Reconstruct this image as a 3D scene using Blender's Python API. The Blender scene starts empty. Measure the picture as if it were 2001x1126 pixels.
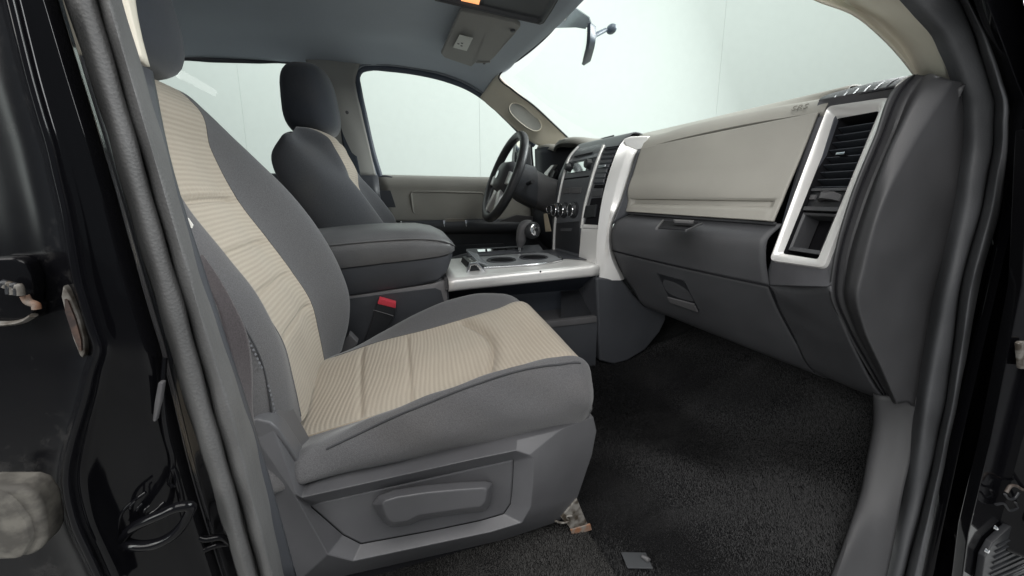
import bpy, bmesh, math, random
import numpy as np
from mathutils import Vector, Matrix, Euler

random.seed(7)
sc = bpy.context.scene
COL = sc.collection
R = math.radians

# ------------------------------------------------------------------ camera
F = 720.0                      # focal length in pixels of the 2001 px wide picture
PITCH, YAW, CZ = R(10), R(17), 0.72
U0, V0 = 1000.5, 373 + F * math.tan(R(10))
cam_d = bpy.data.cameras.new('camera')
cam = bpy.data.objects.new('camera', cam_d)
COL.objects.link(cam)
cam.location = (0, 0, CZ)
cam.rotation_euler = Euler((R(90) - PITCH, 0, -YAW), 'XYZ')
cam_d.sensor_width = 36
cam_d.lens = F / 2001 * 36
cam_d.shift_y = (V0 - 563) / 2001
cam_d.clip_start = 0.02
cam_d.clip_end = 200
sc.camera = cam

# ------------------------------------------------------------------ light
w = bpy.data.worlds.new('World')
sc.world = w
w.use_nodes = True
bg = w.node_tree.nodes['Background']
bg.inputs[0].default_value = (0.80, 0.88, 0.95, 1)
bg.inputs[1].default_value = 0.20
sc.view_settings.view_transform = 'Standard'
sc.view_settings.look = 'None'
sc.view_settings.exposure = 0.43
sc.view_settings.gamma = 1.0


def area(name, loc, target, sx, sy, power, col):
    d = bpy.data.lights.new(name, 'AREA')
    d.shape = 'RECTANGLE'
    d.size, d.size_y, d.energy, d.color = sx, sy, power, col
    o = bpy.data.objects.new(name, d)
    COL.objects.link(o)
    o.location = loc
    o.rotation_euler = (Vector(target) - Vector(loc)).to_track_quat('-Z', 'Y').to_euler()
    return o


area('studio_softbox_overhead', (0.35, -1.0, 3.5), (0.25, 0.9, 0.4), 3.4, 2.6, 100, (1.0, 0.98, 0.95))
area('studio_softbox_front', (4.4, 0.8, 2.8), (0.2, 1.2, 0.8), 3.2, 2.0, 240, (0.97, 0.985, 1.0))
area('studio_softbox_side', (-3.2, -2.0, 2.7), (0.6, 0.7, 0.6), 2.6, 2.0, 80, (1.0, 0.97, 0.94))
area('added_backdrop_wash', (1.25, 3.0, 5.0), (2.01, 5.49, 0.9), 15.0, 1.0, 245, (0.97, 1.0, 0.98))  # unseen lamp added to brighten the backdrop evenly

area('added_reflection_strip', (-2.4, -1.1, 1.7), (-0.2, 0.36, 0.7), 0.35, 2.4, 12, (0.93, 1.0, 0.97))  # unseen strip lamp added to put streak reflections on the pillar paint

# ------------------------------------------------------------------ maths helpers
fw = Vector((math.sin(YAW) * math.cos(PITCH), math.cos(YAW) * math.cos(PITCH), -math.sin(PITCH)))
rt = Vector((math.cos(YAW), -math.sin(YAW), 0))
up = Vector((math.sin(YAW) * math.sin(PITCH), math.cos(YAW) * math.sin(PITCH), math.cos(PITCH)))


def P(u, v, y=None, x=None, z=None):
    """measure: where the sight line through a picture point meets a plane of the cab"""
    d = fw + rt * ((u - U0) / F) + up * (-(v - V0) / F)
    if y is not None:
        t = y / d.y
    elif x is not None:
        t = x / d.x
    else:
        t = (z - CZ) / d.z
    return Vector((d.x * t, d.y * t, CZ + d.z * t))


def px(pts, y=None, x=None, z=None):
    return [P(p[0], p[1], y=(p[2] if len(p) > 2 else y), x=x, z=z) for p in pts]


def herm(pts, n, par=None, lin=False):
    """n points on a smooth curve through pts"""
    p = np.array([list(q) for q in pts], float)
    m = len(p)
    if par is None:
        d = np.maximum(np.linalg.norm(np.diff(p, axis=0), axis=1), 1e-6)
        par = np.concatenate([[0], np.cumsum(d)])
        par = par / par[-1]
    ts = np.linspace(0, 1, n)
    k = np.clip(np.searchsorted(par, ts, side='right') - 1, 0, m - 2)
    h = (par[1:] - par[:-1])
    s = ((ts - par[k]) / h[k])[:, None]
    if lin or m == 2:
        return p[k] * (1 - s) + p[k + 1] * s
    sl = np.diff(p, axis=0) / h[:, None]
    T = np.zeros_like(p)
    T[0], T[-1] = sl[0], sl[-1]
    for i in range(1, m - 1):
        T[i] = (sl[i - 1] * h[i] + sl[i] * h[i - 1]) / (h[i] + h[i - 1])
    hk = h[k][:, None]
    return ((2 * s**3 - 3 * s**2 + 1) * p[k] + (s**3 - 2 * s**2 + s) * hk * T[k]
            + (-2 * s**3 + 3 * s**2) * p[k + 1] + (s**3 - s**2) * hk * T[k + 1])


def avg_par(rows):
    a = np.array([[list(q) for q in r] for r in rows], float)
    d = np.linalg.norm(np.diff(a, axis=1), axis=2).mean(axis=0)
    d = np.maximum(d, 1e-5)
    par = np.concatenate([[0], np.cumsum(d)])
    return par / par[-1]


# ------------------------------------------------------------------ mesh helpers
def world_loc(o):
    v = Vector((0, 0, 0))
    while o is not None:
        v += o.location
        o = o.parent
    return v


def tag(o, label=None, cat=None, group=None, kind=None):
    if label: o['label'] = label
    if cat: o['category'] = cat
    if group: o['group'] = group
    if kind: o['kind'] = kind
    return o


def thing(name, label, cat, loc, group=None):
    o = bpy.data.objects.new(name, None)
    o.empty_display_size = 0.1
    COL.objects.link(o)
    o.location = loc
    return tag(o, label, cat, group)


def obj(name, verts, faces, mat, parent=None, bevel=0, seg=2, ang=38, uvs=None, recalc=True, bang=25):
    o0 = world_loc(parent)
    me = bpy.data.meshes.new(name)
    bm = bmesh.new()
    vs = [bm.verts.new(Vector(v) - o0) for v in verts]
    lay = bm.loops.layers.uv.new('UVMap') if uvs is not None else None
    for f in faces:
        ids = []
        for i in f:
            if i not in ids: ids.append(i)
        if len(ids) < 3: continue
        try:
            fc = bm.faces.new([vs[i] for i in ids])
        except ValueError:
            continue
        if lay:
            for lp, i in zip(fc.loops, ids):
                lp[lay].uv = uvs[i]
    if recalc:
        bmesh.ops.recalc_face_normals(bm, faces=bm.faces)
    if bevel:
        ed = [e for e in bm.edges if len(e.link_faces) == 2 and e.calc_face_angle(0) > R(bang)]
        if ed:
            bmesh.ops.bevel(bm, geom=ed, offset=bevel, segments=seg, profile=0.5, affect='EDGES', clamp_overlap=True)
    for f in bm.faces: f.smooth = True
    bm.to_mesh(me)
    bm.free()
    me.set_sharp_from_angle(angle=R(ang))
    me.materials.append(mat)
    o = bpy.data.objects.new(name, me)
    COL.objects.link(o)
    if parent: o.parent = parent
    if bevel:
        wn = o.modifiers.new('wn', 'WEIGHTED_NORMAL')
        wn.keep_sharp = True
    return o


def grid_obj(name, G, mat, parent=None, thick=0, off=-1, ang=50, uvscale=None, sub=0, bevel=0):
    """G: array (n, m, 3)"""
    G = np.asarray(G)
    n, m = G.shape[:2]
    V = [Vector(G[i, j]) for i in range(n) for j in range(m)]
    Fc = [(i * m + j, i * m + j + 1, (i + 1) * m + j + 1, (i + 1) * m + j) for i in range(n - 1) for j in range(m - 1)]
    du = np.concatenate([np.zeros((1, m)), np.cumsum(np.linalg.norm(np.diff(G, axis=0), axis=2), axis=0)], axis=0)
    dv = np.concatenate([np.zeros((n, 1)), np.cumsum(np.linalg.norm(np.diff(G, axis=1), axis=2), axis=1)], axis=1)
    um = du.mean(axis=1); vm = dv.mean(axis=0)
    uv = [(um[i], vm[j]) for i in range(n) for j in range(m)]
    o = obj(name, V, Fc, mat, parent, ang=ang, uvs=uv, recalc=False)
    if thick:
        s = o.modifiers.new('th', 'SOLIDIFY')
        s.thickness = thick; s.offset = off
    return o


def grid(rows, nu, nv, lu=False, lv=False):
    pv = avg_par(rows)
    A = [herm(r, nv, pv, lv) for r in rows]
    cols = [[A[i][j] for i in range(len(A))] for j in range(nv)]
    pu = avg_par(cols)
    B = [herm(c, nu, pu, lu) for c in cols]
    return np.array([[B[j][i] for j in range(nv)] for i in range(nu)])


def normals(G):
    gu = np.gradient(G, axis=0); gv = np.gradient(G, axis=1)
    N = np.cross(gu, gv)
    return N / np.maximum(np.linalg.norm(N, axis=2, keepdims=True), 1e-9)


def patch(name, rows, nu, nv, mat, parent=None, thick=0, off=-1, lu=False, lv=False, disp=None, ang=50):
    G = grid(rows, nu, nv, lu, lv)
    if disp is not None:
        N = normals(G)
        n, m = G.shape[:2]
        D = np.array([[disp(i / (n - 1), j / (m - 1)) for j in range(m)] for i in range(n)])
        G = G + N * D[:, :, None]
    return grid_obj(name, G, mat, parent, thick, off, ang)


def rings(name, rs, mat, parent=None, cap0=True, cap1=True, bevel=0, seg=2, ang=38, bang=25):
    n = len(rs[0])
    V = [p for r in rs for p in r]
    Fc = []
    for k in range(len(rs) - 1):
        for i in range(n):
            j = (i + 1) % n
            Fc.append((k * n + i, k * n + j, (k + 1) * n + j, (k + 1) * n + i))
    if cap0: Fc.append(tuple(reversed(range(n))))
    if cap1: Fc.append(tuple((len(rs) - 1) * n + i for i in range(n)))
    return obj(name, V, Fc, mat, parent, bevel=bevel, seg=seg, ang=ang, bang=bang)


def prism(name, pts, vec, mat, parent=None, bevel=0, seg=2, ang=38):
    vec = Vector(vec)
    return rings(name, [[Vector(p) for p in pts], [Vector(p) + vec for p in pts]], mat, parent, bevel=bevel, seg=seg, ang=ang)


def box(name, lo, hi, mat, parent=None, bevel=0.003, seg=2, rot=None, piv=None):
    x0, y0, z0 = lo; x1, y1, z1 = hi
    V = [Vector(p) for p in ((x0, y0, z0), (x1, y0, z0), (x1, y1, z0), (x0, y1, z0), (x0, y0, z1), (x1, y0, z1), (x1, y1, z1), (x0, y1, z1))]
    if rot is not None:
        c = Vector(piv) if piv is not None else (Vector(lo) + Vector(hi)) / 2
        M = Euler(rot).to_matrix()
        V = [M @ (v - c) + c for v in V]
    Fc = [(0, 3, 2, 1), (4, 5, 6, 7), (0, 1, 5, 4), (1, 2, 6, 5), (2, 3, 7, 6), (3, 0, 4, 7)]
    return obj(name, V, Fc, mat, parent, bevel=bevel, seg=seg)


def frame_axes(d):
    d = d.normalized()
    a = Vector((0, 0, 1)) if abs(d.z) < 0.9 else Vector((0, 1, 0))
    s = d.cross(a).normalized()
    return s, s.cross(d).normalized()


def tube(name, pts, r, mat, parent=None, n=8, samples=None, flat=1.0, closed=False, smooth=True):
    pts = [Vector(p) for p in pts]
    if samples:
        if closed:
            q = herm(pts + [pts[0]], samples + 1)[:-1]
        else:
            q = herm(pts, samples)
        pts = [Vector(p) for p in q]
    m = len(pts)
    rs = r if isinstance(r, (list, tuple)) else [r] * m
    if len(rs) != m:
        rs = np.interp(np.linspace(0, 1, m), np.linspace(0, 1, len(rs)), rs)
    V = []; prev = None
    for i, p in enumerate(pts):
        if closed:
            d = pts[(i + 1) % m] - pts[i - 1]
        else:
            d = pts[min(i + 1, m - 1)] - pts[max(i - 1, 0)]
        if prev is None:
            s, t = frame_axes(d)
        else:
            d = d.normalized()
            s = (prev - d * prev.dot(d)).normalized(); t = s.cross(d).normalized()
        prev = s
        for k in range(n):
            a = 2 * math.pi * k / n
            V.append(p + s * math.cos(a) * rs[i] + t * math.sin(a) * rs[i] * flat)
    Fc = []
    for i in range(m if closed else m - 1):
        i2 = (i + 1) % m
        for k in range(n):
            k2 = (k + 1) % n
            Fc.append((i * n + k, i * n + k2, i2 * n + k2, i2 * n + k))
    if not closed:
        Fc.append(tuple(range(n))); Fc.append(tuple((m - 1) * n + k for k in range(n)))
    return obj(name, V, Fc, mat, parent, ang=60)


def lathe(name, prof, org, axis, mat, parent=None, n=24, ang=35):
    """prof: (distance along axis, radius)"""
    axis = Vector(axis).normalized(); org = Vector(org)
    s, t = frame_axes(axis)
    rs = []
    for a_, r_ in prof:
        rs.append([org + axis * a_ + (s * math.cos(2 * math.pi * k / n) + t * math.sin(2 * math.pi * k / n)) * r_ for k in range(n)])
    return rings(name, rs, mat, parent, ang=ang)


def blob(name, c, ax, exps, mat, parent=None, nu=20, nv=32, rot=None, shape=None):
    """superellipsoid cushion: ax half sizes, exps (vertical, horizontal) exponents (<1 boxy)"""
    M = Euler(rot).to_matrix() if rot else Matrix.Identity(3)
    def se(v, e): return math.copysign(abs(v) ** e, v)
    V = []; e1, e2 = exps
    for i in range(nu + 1):
        ph = -math.pi / 2 + math.pi * i / nu
        for j in range(nv):
            th = 2 * math.pi * j / nv
            p = Vector((ax[0] * se(math.cos(ph), e1) * se(math.cos(th), e2),
                        ax[1] * se(math.cos(ph), e1) * se(math.sin(th), e2),
                        ax[2] * se(math.sin(ph), e1)))
            if shape: p = shape(p)
            V.append(M @ p + Vector(c))
    Fc = []
    for i in range(nu):
        for j in range(nv):
            k = (j + 1) % nv
            Fc.append((i * nv + j, i * nv + k, (i + 1) * nv + k, (i + 1) * nv + j))
    Fc.append(tuple(range(nv))); Fc.append(tuple(nu * nv + j for j in range(nv)))
    return obj(name, V, Fc, mat, parent, ang=70)


# ------------------------------------------------------------------ materials
def mat_new(name):
    m = bpy.data.materials.new(name)
    m.use_nodes = True
    nt = m.node_tree
    return m, nt, nt.nodes['Principled BSDF']


def plastic(name, col, rough=0.5, var=0.12, grain=900, bump=0.15, spec=0.5, scuff=0.0, metallic=0.0, coat=0.0):
    m, nt, b = mat_new(name)
    N, L = nt.nodes, nt.links
    tc = N.new('ShaderNodeTexCoord')
    no = N.new('ShaderNodeTexNoise'); no.inputs['Scale'].default_value = 9; no.inputs['Detail'].default_value = 5
    L.new(tc.outputs['Object'], no.inputs['Vector'])
    cr = N.new('ShaderNodeValToRGB')
    c = Vector(col)
    cr.color_ramp.elements[0].color = (*(c * (1 - var)), 1); cr.color_ramp.elements[0].position = 0.3
    cr.color_ramp.elements[1].color = (*(c * (1 + var)), 1); cr.color_ramp.elements[1].position = 0.7
    L.new(no.outputs['Fac'], cr.inputs['Fac'])
    src = cr.outputs['Color']
    if scuff:
        n2 = N.new('ShaderNodeTexNoise'); n2.inputs['Scale'].default_value = 38; n2.inputs['Detail'].default_value = 9; n2.inputs['Roughness'].default_value = 0.75
        mp = N.new('ShaderNodeMapping'); mp.inputs['Scale'].default_value = (0.35, 1, 1.4)
        L.new(tc.outputs['Object'], mp.inputs['Vector']); L.new(mp.outputs['Vector'], n2.inputs['Vector'])
        r2 = N.new('ShaderNodeValToRGB'); r2.color_ramp.elements[0].position = 0.62; r2.color_ramp.elements[1].position = 0.82
        L.new(n2.outputs['Fac'], r2.inputs['Fac'])
        mx = N.new('ShaderNodeMix'); mx.data_type = 'RGBA'
        mul = N.new('ShaderNodeMath'); mul.operation = 'MULTIPLY'; mul.inputs[1].default_value = scuff
        L.new(r2.outputs['Color'], mul.inputs[0]); L.new(mul.outputs[0], mx.inputs['Factor'])
        L.new(src, mx.inputs['A']); mx.inputs['B'].default_value = (0.42, 0.38, 0.33, 1)
        src = mx.outputs['Result']
    L.new(src, b.inputs['Base Color'])
    rr = N.new('ShaderNodeMapRange'); rr.inputs['To Min'].default_value = max(0.02, rough - 0.07); rr.inputs['To Max'].default_value = rough + 0.08
    L.new(no.outputs['Fac'], rr.inputs['Value']); L.new(rr.outputs['Result'], b.inputs['Roughness'])
    b.inputs['Specular IOR Level'].default_value = spec
    b.inputs['Metallic'].default_value = metallic
    b.inputs['Coat Weight'].default_value = coat
    if bump:
        vo = N.new('ShaderNodeTexVoronoi'); vo.inputs['Scale'].default_value = grain
        L.new(tc.outputs['Object'], vo.inputs['Vector'])
        bp = N.new('ShaderNodeBump'); bp.inputs['Strength'].default_value = bump; bp.inputs['Distance'].default_value = 0.0006
        L.new(vo.outputs['Distance'], bp.inputs['Height']); L.new(bp.outputs['Normal'], b.inputs['Normal'])
    return m


def cloth(name, col, scale=700, var=0.10, dirt=(0.2, 0.17, 0.13), dirt_amt=0.12, bump=0.35, sheen=0.25):
    m, nt, b = mat_new(name)
    N, L = nt.nodes, nt.links
    tc = N.new('ShaderNodeTexCoord')
    no = N.new('ShaderNodeTexNoise'); no.inputs['Scale'].default_value = 6; no.inputs['Detail'].default_value = 6
    L.new(tc.outputs['Object'], no.inputs['Vector'])
    fi = N.new('ShaderNodeTexNoise'); fi.inputs['Scale'].default_value = scale; fi.inputs['Detail'].default_value = 2
    L.new(tc.outputs['Object'], fi.inputs['Vector'])
    c = Vector(col)
    cr = N.new('ShaderNodeValToRGB')
    cr.color_ramp.elements[0].color = (*(c * (1 - var * 2.2)), 1); cr.color_ramp.elements[0].position = 0.3
    cr.color_ramp.elements[1].color = (*(c * (1 + var * 2.2)), 1); cr.color_ramp.elements[1].position = 0.7
    L.new(fi.outputs['Fac'], cr.inputs['Fac'])
    mx = N.new('ShaderNodeMix'); mx.data_type = 'RGBA'
    rp = N.new('ShaderNodeValToRGB'); rp.color_ramp.elements[0].position = 0.5; rp.color_ramp.elements[1].position = 0.8
    rp.color_ramp.elements[1].color = (dirt_amt, dirt_amt, dirt_amt, 1)
    L.new(no.outputs['Fac'], rp.inputs['Fac']); L.new(rp.outputs['Color'], mx.inputs['Factor'])
    L.new(cr.outputs['Color'], mx.inputs['A']); mx.inputs['B'].default_value = (*dirt, 1)
    L.new(mx.outputs['Result'], b.inputs['Base Color'])
    b.inputs['Roughness'].default_value = 0.92
    b.inputs['Specular IOR Level'].default_value = 0.2
    b.inputs['Sheen Weight'].default_value = sheen
    b.inputs['Sheen Roughness'].default_value = 0.5
    bp = N.new('ShaderNodeBump'); bp.inputs['Strength'].default_value = bump; bp.inputs['Distance'].default_value = 0.001
    L.new(fi.outputs['Fac'], bp.inputs['Height']); L.new(bp.outputs['Normal'], b.inputs['Normal'])
    return m


def ribbed(name, col, rib=0.0088, axis='X'):
    """corduroy: ribs follow the surface's own UV (metres)"""
    m, nt, b = mat_new(name)
    N, L = nt.nodes, nt.links
    tc = N.new('ShaderNodeTexCoord')
    uvn = N.new('ShaderNodeSeparateXYZ'); L.new(tc.outputs['UV'], uvn.inputs[0])
    wob = N.new('ShaderNodeTexNoise'); wob.inputs['Scale'].default_value = 14
    L.new(tc.outputs['Object'], wob.inputs['Vector'])
    ad = N.new('ShaderNodeMath'); ad.operation = 'MULTIPLY_ADD'; ad.inputs[1].default_value = 0.006
    L.new(wob.outputs['Fac'], ad.inputs[0]); L.new(uvn.outputs[axis], ad.inputs[2])
    s1 = N.new('ShaderNodeMath'); s1.operation = 'MULTIPLY'; s1.inputs[1].default_value = 2 * math.pi / rib
    L.new(ad.outputs[0], s1.inputs[0])
    s2 = N.new('ShaderNodeMath'); s2.operation = 'SINE'; L.new(s1.outputs[0], s2.inputs[0])
    s1b = N.new('ShaderNodeMath'); s1b.operation = 'MULTIPLY'; s1b.inputs[1].default_value = 2 * math.pi / (rib * 3.02)
    L.new(ad.outputs[0], s1b.inputs[0])
    s2b = N.new('ShaderNodeMath'); s2b.operation = 'SINE'; L.new(s1b.outputs[0], s2b.inputs[0])
    sm = N.new('ShaderNodeMath'); sm.operation = 'MULTIPLY_ADD'; sm.inputs[1].default_value = 0.12
    L.new(s2b.outputs[0], sm.inputs[0]); L.new(s2.outputs[0], sm.inputs[2])
    fi = N.new('ShaderNodeTexNoise'); fi.inputs['Scale'].default_value = 420; fi.inputs['Detail'].default_value = 3
    L.new(tc.outputs['Object'], fi.inputs['Vector'])
    mix = N.new('ShaderNodeMath'); mix.operation = 'MULTIPLY_ADD'; mix.inputs[1].default_value = 1.2
    L.new(fi.outputs['Fac'], mix.inputs[0]); L.new(sm.outputs[0], mix.inputs[2])
    mr = N.new('ShaderNodeMapRange'); mr.inputs['From Min'].default_value = -1.0; mr.inputs['From Max'].default_value = 2.4
    L.new(mix.outputs[0], mr.inputs['Value'])
    c = Vector(col)
    cr = N.new('ShaderNodeValToRGB')
    cr.color_ramp.elements[0].color = (*(c * 0.86), 1); cr.color_ramp.elements[1].color = (*(c * 1.10), 1)
    L.new(mr.outputs['Result'], cr.inputs['Fac'])
    no = N.new('ShaderNodeTexNoise'); no.inputs['Scale'].default_value = 7; no.inputs['Detail'].default_value = 6
    L.new(tc.outputs['Object'], no.inputs['Vector'])
    rp = N.new('ShaderNodeValToRGB'); rp.color_ramp.elements[0].position = 0.45; rp.color_ramp.elements[1].position = 0.75
    rp.color_ramp.elements[1].color = (0.28, 0.28, 0.28, 1)
    L.new(no.outputs['Fac'], rp.inputs['Fac'])
    mx = N.new('ShaderNodeMix'); mx.data_type = 'RGBA'
    L.new(rp.outputs['Color'], mx.inputs['Factor']); L.new(cr.outputs['Color'], mx.inputs['A'])
    mx.inputs['B'].default_value = (*(c * 0.72), 1)
    L.new(mx.outputs['Result'], b.inputs['Base Color'])
    b.inputs['Roughness'].default_value = 0.95; b.inputs['Specular IOR Level'].default_value = 0.15
    b.inputs['Sheen Weight'].default_value = 0.2
    bp = N.new('ShaderNodeBump'); bp.inputs['Strength'].default_value = 0.32; bp.inputs['Distance'].default_value = 0.0010
    L.new(mix.outputs[0], bp.inputs['Height']); L.new(bp.outputs['Normal'], b.inputs['Normal'])
    return m


def paint_black(name, dusty=0.0):
    m, nt, b = mat_new(name)
    N, L = nt.nodes, nt.links
    tc = N.new('ShaderNodeTexCoord')
    no = N.new('ShaderNodeTexNoise'); no.inputs['Scale'].default_value = 30; no.inputs['Detail'].default_value = 10; no.inputs['Roughness'].default_value = 0.7
    L.new(tc.outputs['Object'], no.inputs['Vector'])
    rp = N.new('ShaderNodeValToRGB'); rp.color_ramp.elements[0].position = 0.55; rp.color_ramp.elements[1].position = 0.85
    k = 0.12 * dusty
    rp.color_ramp.elements[0].color = (0.004, 0.004, 0.005, 1)
    rp.color_ramp.elements[1].color = (0.004 + k, 0.004 + k * 0.95, 0.005 + k * 0.9, 1)
    L.new(no.outputs['Fac'], rp.inputs['Fac']); L.new(rp.outputs['Color'], b.inputs['Base Color'])
    mr = N.new('ShaderNodeMapRange'); mr.inputs['To Min'].default_value = 0.05 + 0.25 * dusty; mr.inputs['To Max'].default_value = 0.12 + 0.4 * dusty
    L.new(no.outputs['Fac'], mr.inputs['Value']); L.new(mr.outputs['Result'], b.inputs['Roughness'])
    b.inputs['Specular IOR Level'].default_value = 0.22
    return m


def carpet_mat(name):
    m, nt, b = mat_new(name)
    N, L = nt.nodes, nt.links
    tc = N.new('ShaderNodeTexCoord')
    fi = N.new('ShaderNodeTexNoise'); fi.inputs['Scale'].default_value = 330; fi.inputs['Detail'].default_value = 5; fi.inputs['Roughness'].default_value = 0.7
    L.new(tc.outputs['Object'], fi.inputs['Vector'])
    mp = N.new('ShaderNodeMapping'); mp.inputs['Rotation'].default_value = (0, 0, R(-38)); mp.inputs['Scale'].default_value = (3.2, 9, 4)
    L.new(tc.outputs['Object'], mp.inputs['Vector'])
    st = N.new('ShaderNodeTexNoise'); st.inputs['Scale'].default_value = 1.0; st.inputs['Detail'].default_value = 4; st.inputs['Distortion'].default_value = 0.6
    L.new(mp.outputs['Vector'], st.inputs['Vector'])
    r1 = N.new('ShaderNodeValToRGB')
    r1.color_ramp.elements[0].position = 0.44; r1.color_ramp.elements[0].color = (0.016, 0.016, 0.017, 1)
    r1.color_ramp.elements[1].position = 0.66; r1.color_ramp.elements[1].color = (0.030, 0.030, 0.031, 1)
    L.new(st.outputs['Fac'], r1.inputs['Fac'])
    r2 = N.new('ShaderNodeValToRGB')
    r2.color_ramp.elements[0].position = 0.3; r2.color_ramp.elements[0].color = (0.35, 0.35, 0.35, 1)
    r2.color_ramp.elements[1].position = 0.75; r2.color_ramp.elements[1].color = (1.7, 1.7, 1.7, 1)
    L.new(fi.outputs['Fac'], r2.inputs['Fac'])
    mx = N.new('ShaderNodeMix'); mx.data_type = 'RGBA'; mx.blend_type = 'MULTIPLY'; mx.inputs['Factor'].default_value = 1
    L.new(r1.outputs['Color'], mx.inputs['A']); L.new(r2.outputs['Color'], mx.inputs['B'])
    # pale lint specks
    sp = N.new('ShaderNodeTexVoronoi'); sp.inputs['Scale'].default_value = 90
    L.new(tc.outputs['Object'], sp.inputs['Vector'])
    r3 = N.new('ShaderNodeValToRGB')
    r3.color_ramp.elements[0].position = 0.02; r3.color_ramp.elements[0].color = (0.5, 0.5, 0.5, 1)
    r3.color_ramp.elements[1].position = 0.06; r3.color_ramp.elements[1].color = (0, 0, 0, 1)
    L.new(sp.outputs['Distance'], r3.inputs['Fac'])
    m2 = N.new('ShaderNodeMix'); m2.data_type = 'RGBA'
    L.new(r3.outputs['Color'], m2.inputs['Factor']); L.new(mx.outputs['Result'], m2.inputs['A']); m2.inputs['B'].default_value = (0.12, 0.11, 0.10, 1)
    L.new(m2.outputs['Result'], b.inputs['Base Color'])
    b.inputs['Roughness'].default_value = 1.0; b.inputs['Specular IOR Level'].default_value = 0.03
    bp = N.new('ShaderNodeBump'); bp.inputs['Strength'].default_value = 1.0; bp.inputs['Distance'].default_value = 0.006
    L.new(fi.outputs['Fac'], bp.inputs['Height']); L.new(bp.outputs['Normal'], b.inputs['Normal'])
    return m


def glass_mat(name, tint=(0.96, 1.0, 0.98)):
    m, nt, b = mat_new(name)
    N, L = nt.nodes, nt.links
    N.remove(b)
    out = N['Material Output']
    tr = N.new('ShaderNodeBsdfTransparent'); tr.inputs[0].default_value = (*tint, 1)
    gl = N.new('ShaderNodeBsdfGlossy'); gl.inputs['Roughness'].default_value = 0.02
    lw = N.new('ShaderNodeLayerWeight'); lw.inputs['Blend'].default_value = 0.5
    pw = N.new('ShaderNodeMath'); pw.operation = 'POWER'; pw.inputs[1].default_value = 5
    ma = N.new('ShaderNodeMath'); ma.operation = 'MULTIPLY_ADD'; ma.inputs[1].default_value = 0.55; ma.inputs[2].default_value = 0.02
    L.new(lw.outputs['Facing'], pw.inputs[0]); L.new(pw.outputs[0], ma.inputs[0])
    mx = N.new('ShaderNodeMixShader')
    L.new(ma.outputs[0], mx.inputs[0]); L.new(tr.outputs[0], mx.inputs[1]); L.new(gl.outputs[0], mx.inputs[2])
    L.new(mx.outputs[0], out.inputs[0])
    return m


def metal(name, col, rough, brushed=False, aniso=0.0):
    m, nt, b = mat_new(name)
    N, L = nt.nodes, nt.links
    b.inputs['Base Color'].default_value = (*col, 1); b.inputs['Metallic'].default_value = 1
    tc = N.new('ShaderNodeTexCoord')
    no = N.new('ShaderNodeTexNoise'); no.inputs['Scale'].default_value = 60; no.inputs['Detail'].default_value = 6
    L.new(tc.outputs['Object'], no.inputs['Vector'])
    mr = N.new('ShaderNodeMapRange'); mr.inputs['To Min'].default_value = max(rough - 0.08, 0.02); mr.inputs['To Max'].default_value = rough + 0.1
    L.new(no.outputs['Fac'], mr.inputs['Value']); L.new(mr.outputs['Result'], b.inputs['Roughness'])
    return m


def rusty(name, col, col2, rough=0.6, scale=60):
    m, nt, b = mat_new(name)
    N, L = nt.nodes, nt.links
    tc = N.new('ShaderNodeTexCoord')
    no = N.new('ShaderNodeTexNoise'); no.inputs['Scale'].default_value = scale; no.inputs['Detail'].default_value = 8
    L.new(tc.outputs['Object'], no.inputs['Vector'])
    rp = N.new('ShaderNodeValToRGB'); rp.color_ramp.elements[0].position = 0.4; rp.color_ramp.elements[1].position = 0.6
    rp.color_ramp.elements[0].color = (*col, 1); rp.color_ramp.elements[1].color = (*col2, 1)
    L.new(no.outputs['Fac'], rp.inputs['Fac']); L.new(rp.outputs['Color'], b.inputs['Base Color'])
    b.inputs['Roughness'].default_value = rough
    bp = N.new('ShaderNodeBump'); bp.inputs['Strength'].default_value = 0.4; bp.inputs['Distance'].default_value = 0.002
    L.new(no.outputs['Fac'], bp.inputs['Height']); L.new(bp.outputs['Normal'], b.inputs['Normal'])
    return m


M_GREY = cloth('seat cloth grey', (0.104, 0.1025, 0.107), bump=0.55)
M_GREYD = cloth('headrest cloth slate', (0.046, 0.051, 0.062))
M_RIB = ribbed('seat insert taupe corduroy', (0.405, 0.355, 0.293))
M_SKIRT = plastic('seat cover plastic', (0.088, 0.088, 0.094), 0.42, scuff=0.10, bump=0.10)
M_DASH = plastic('dash dark plastic', (0.058, 0.059, 0.064), 0.50, scuff=0.05, bump=0.5, grain=520)
M_DASHB = plastic('dash black plastic', (0.018, 0.019, 0.022), 0.45, bump=0.15)
M_MID = plastic('console grey plastic', (0.095, 0.093, 0.097), 0.45, bump=0.2)
M_CONS = plastic('console slate plastic', (0.055, 0.058, 0.066), 0.42, scuff=0.03, bump=0.2)
M_TAUPE = plastic('dash taupe plastic', (0.315, 0.303, 0.272), 0.55, var=0.05, bump=0.25, grain=600)
M_TAUPED = plastic('groove taupe plastic', (0.27, 0.25, 0.22), 0.6, var=0.05, bump=0.2)
M_BEIGE = plastic('pillar beige plastic', (0.74, 0.69, 0.58), 0.6, var=0.04, bump=0.1)
M_SILVER = plastic('silver painted trim', (0.80, 0.79, 0.775), 0.32, var=0.03, bump=0.05, metallic=0.35, grain=2500)
M_CHROME = metal('chrome', (0.85, 0.86, 0.88), 0.10)
M_RUBBER = plastic('weatherstrip rubber', (0.100, 0.100, 0.100), 0.62, var=0.2, scuff=0.12, bump=0.5, grain=420)
M_PAINT = paint_black('black paint')
M_PAINTD = paint_black('dusty black paint', 0.35)
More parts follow.
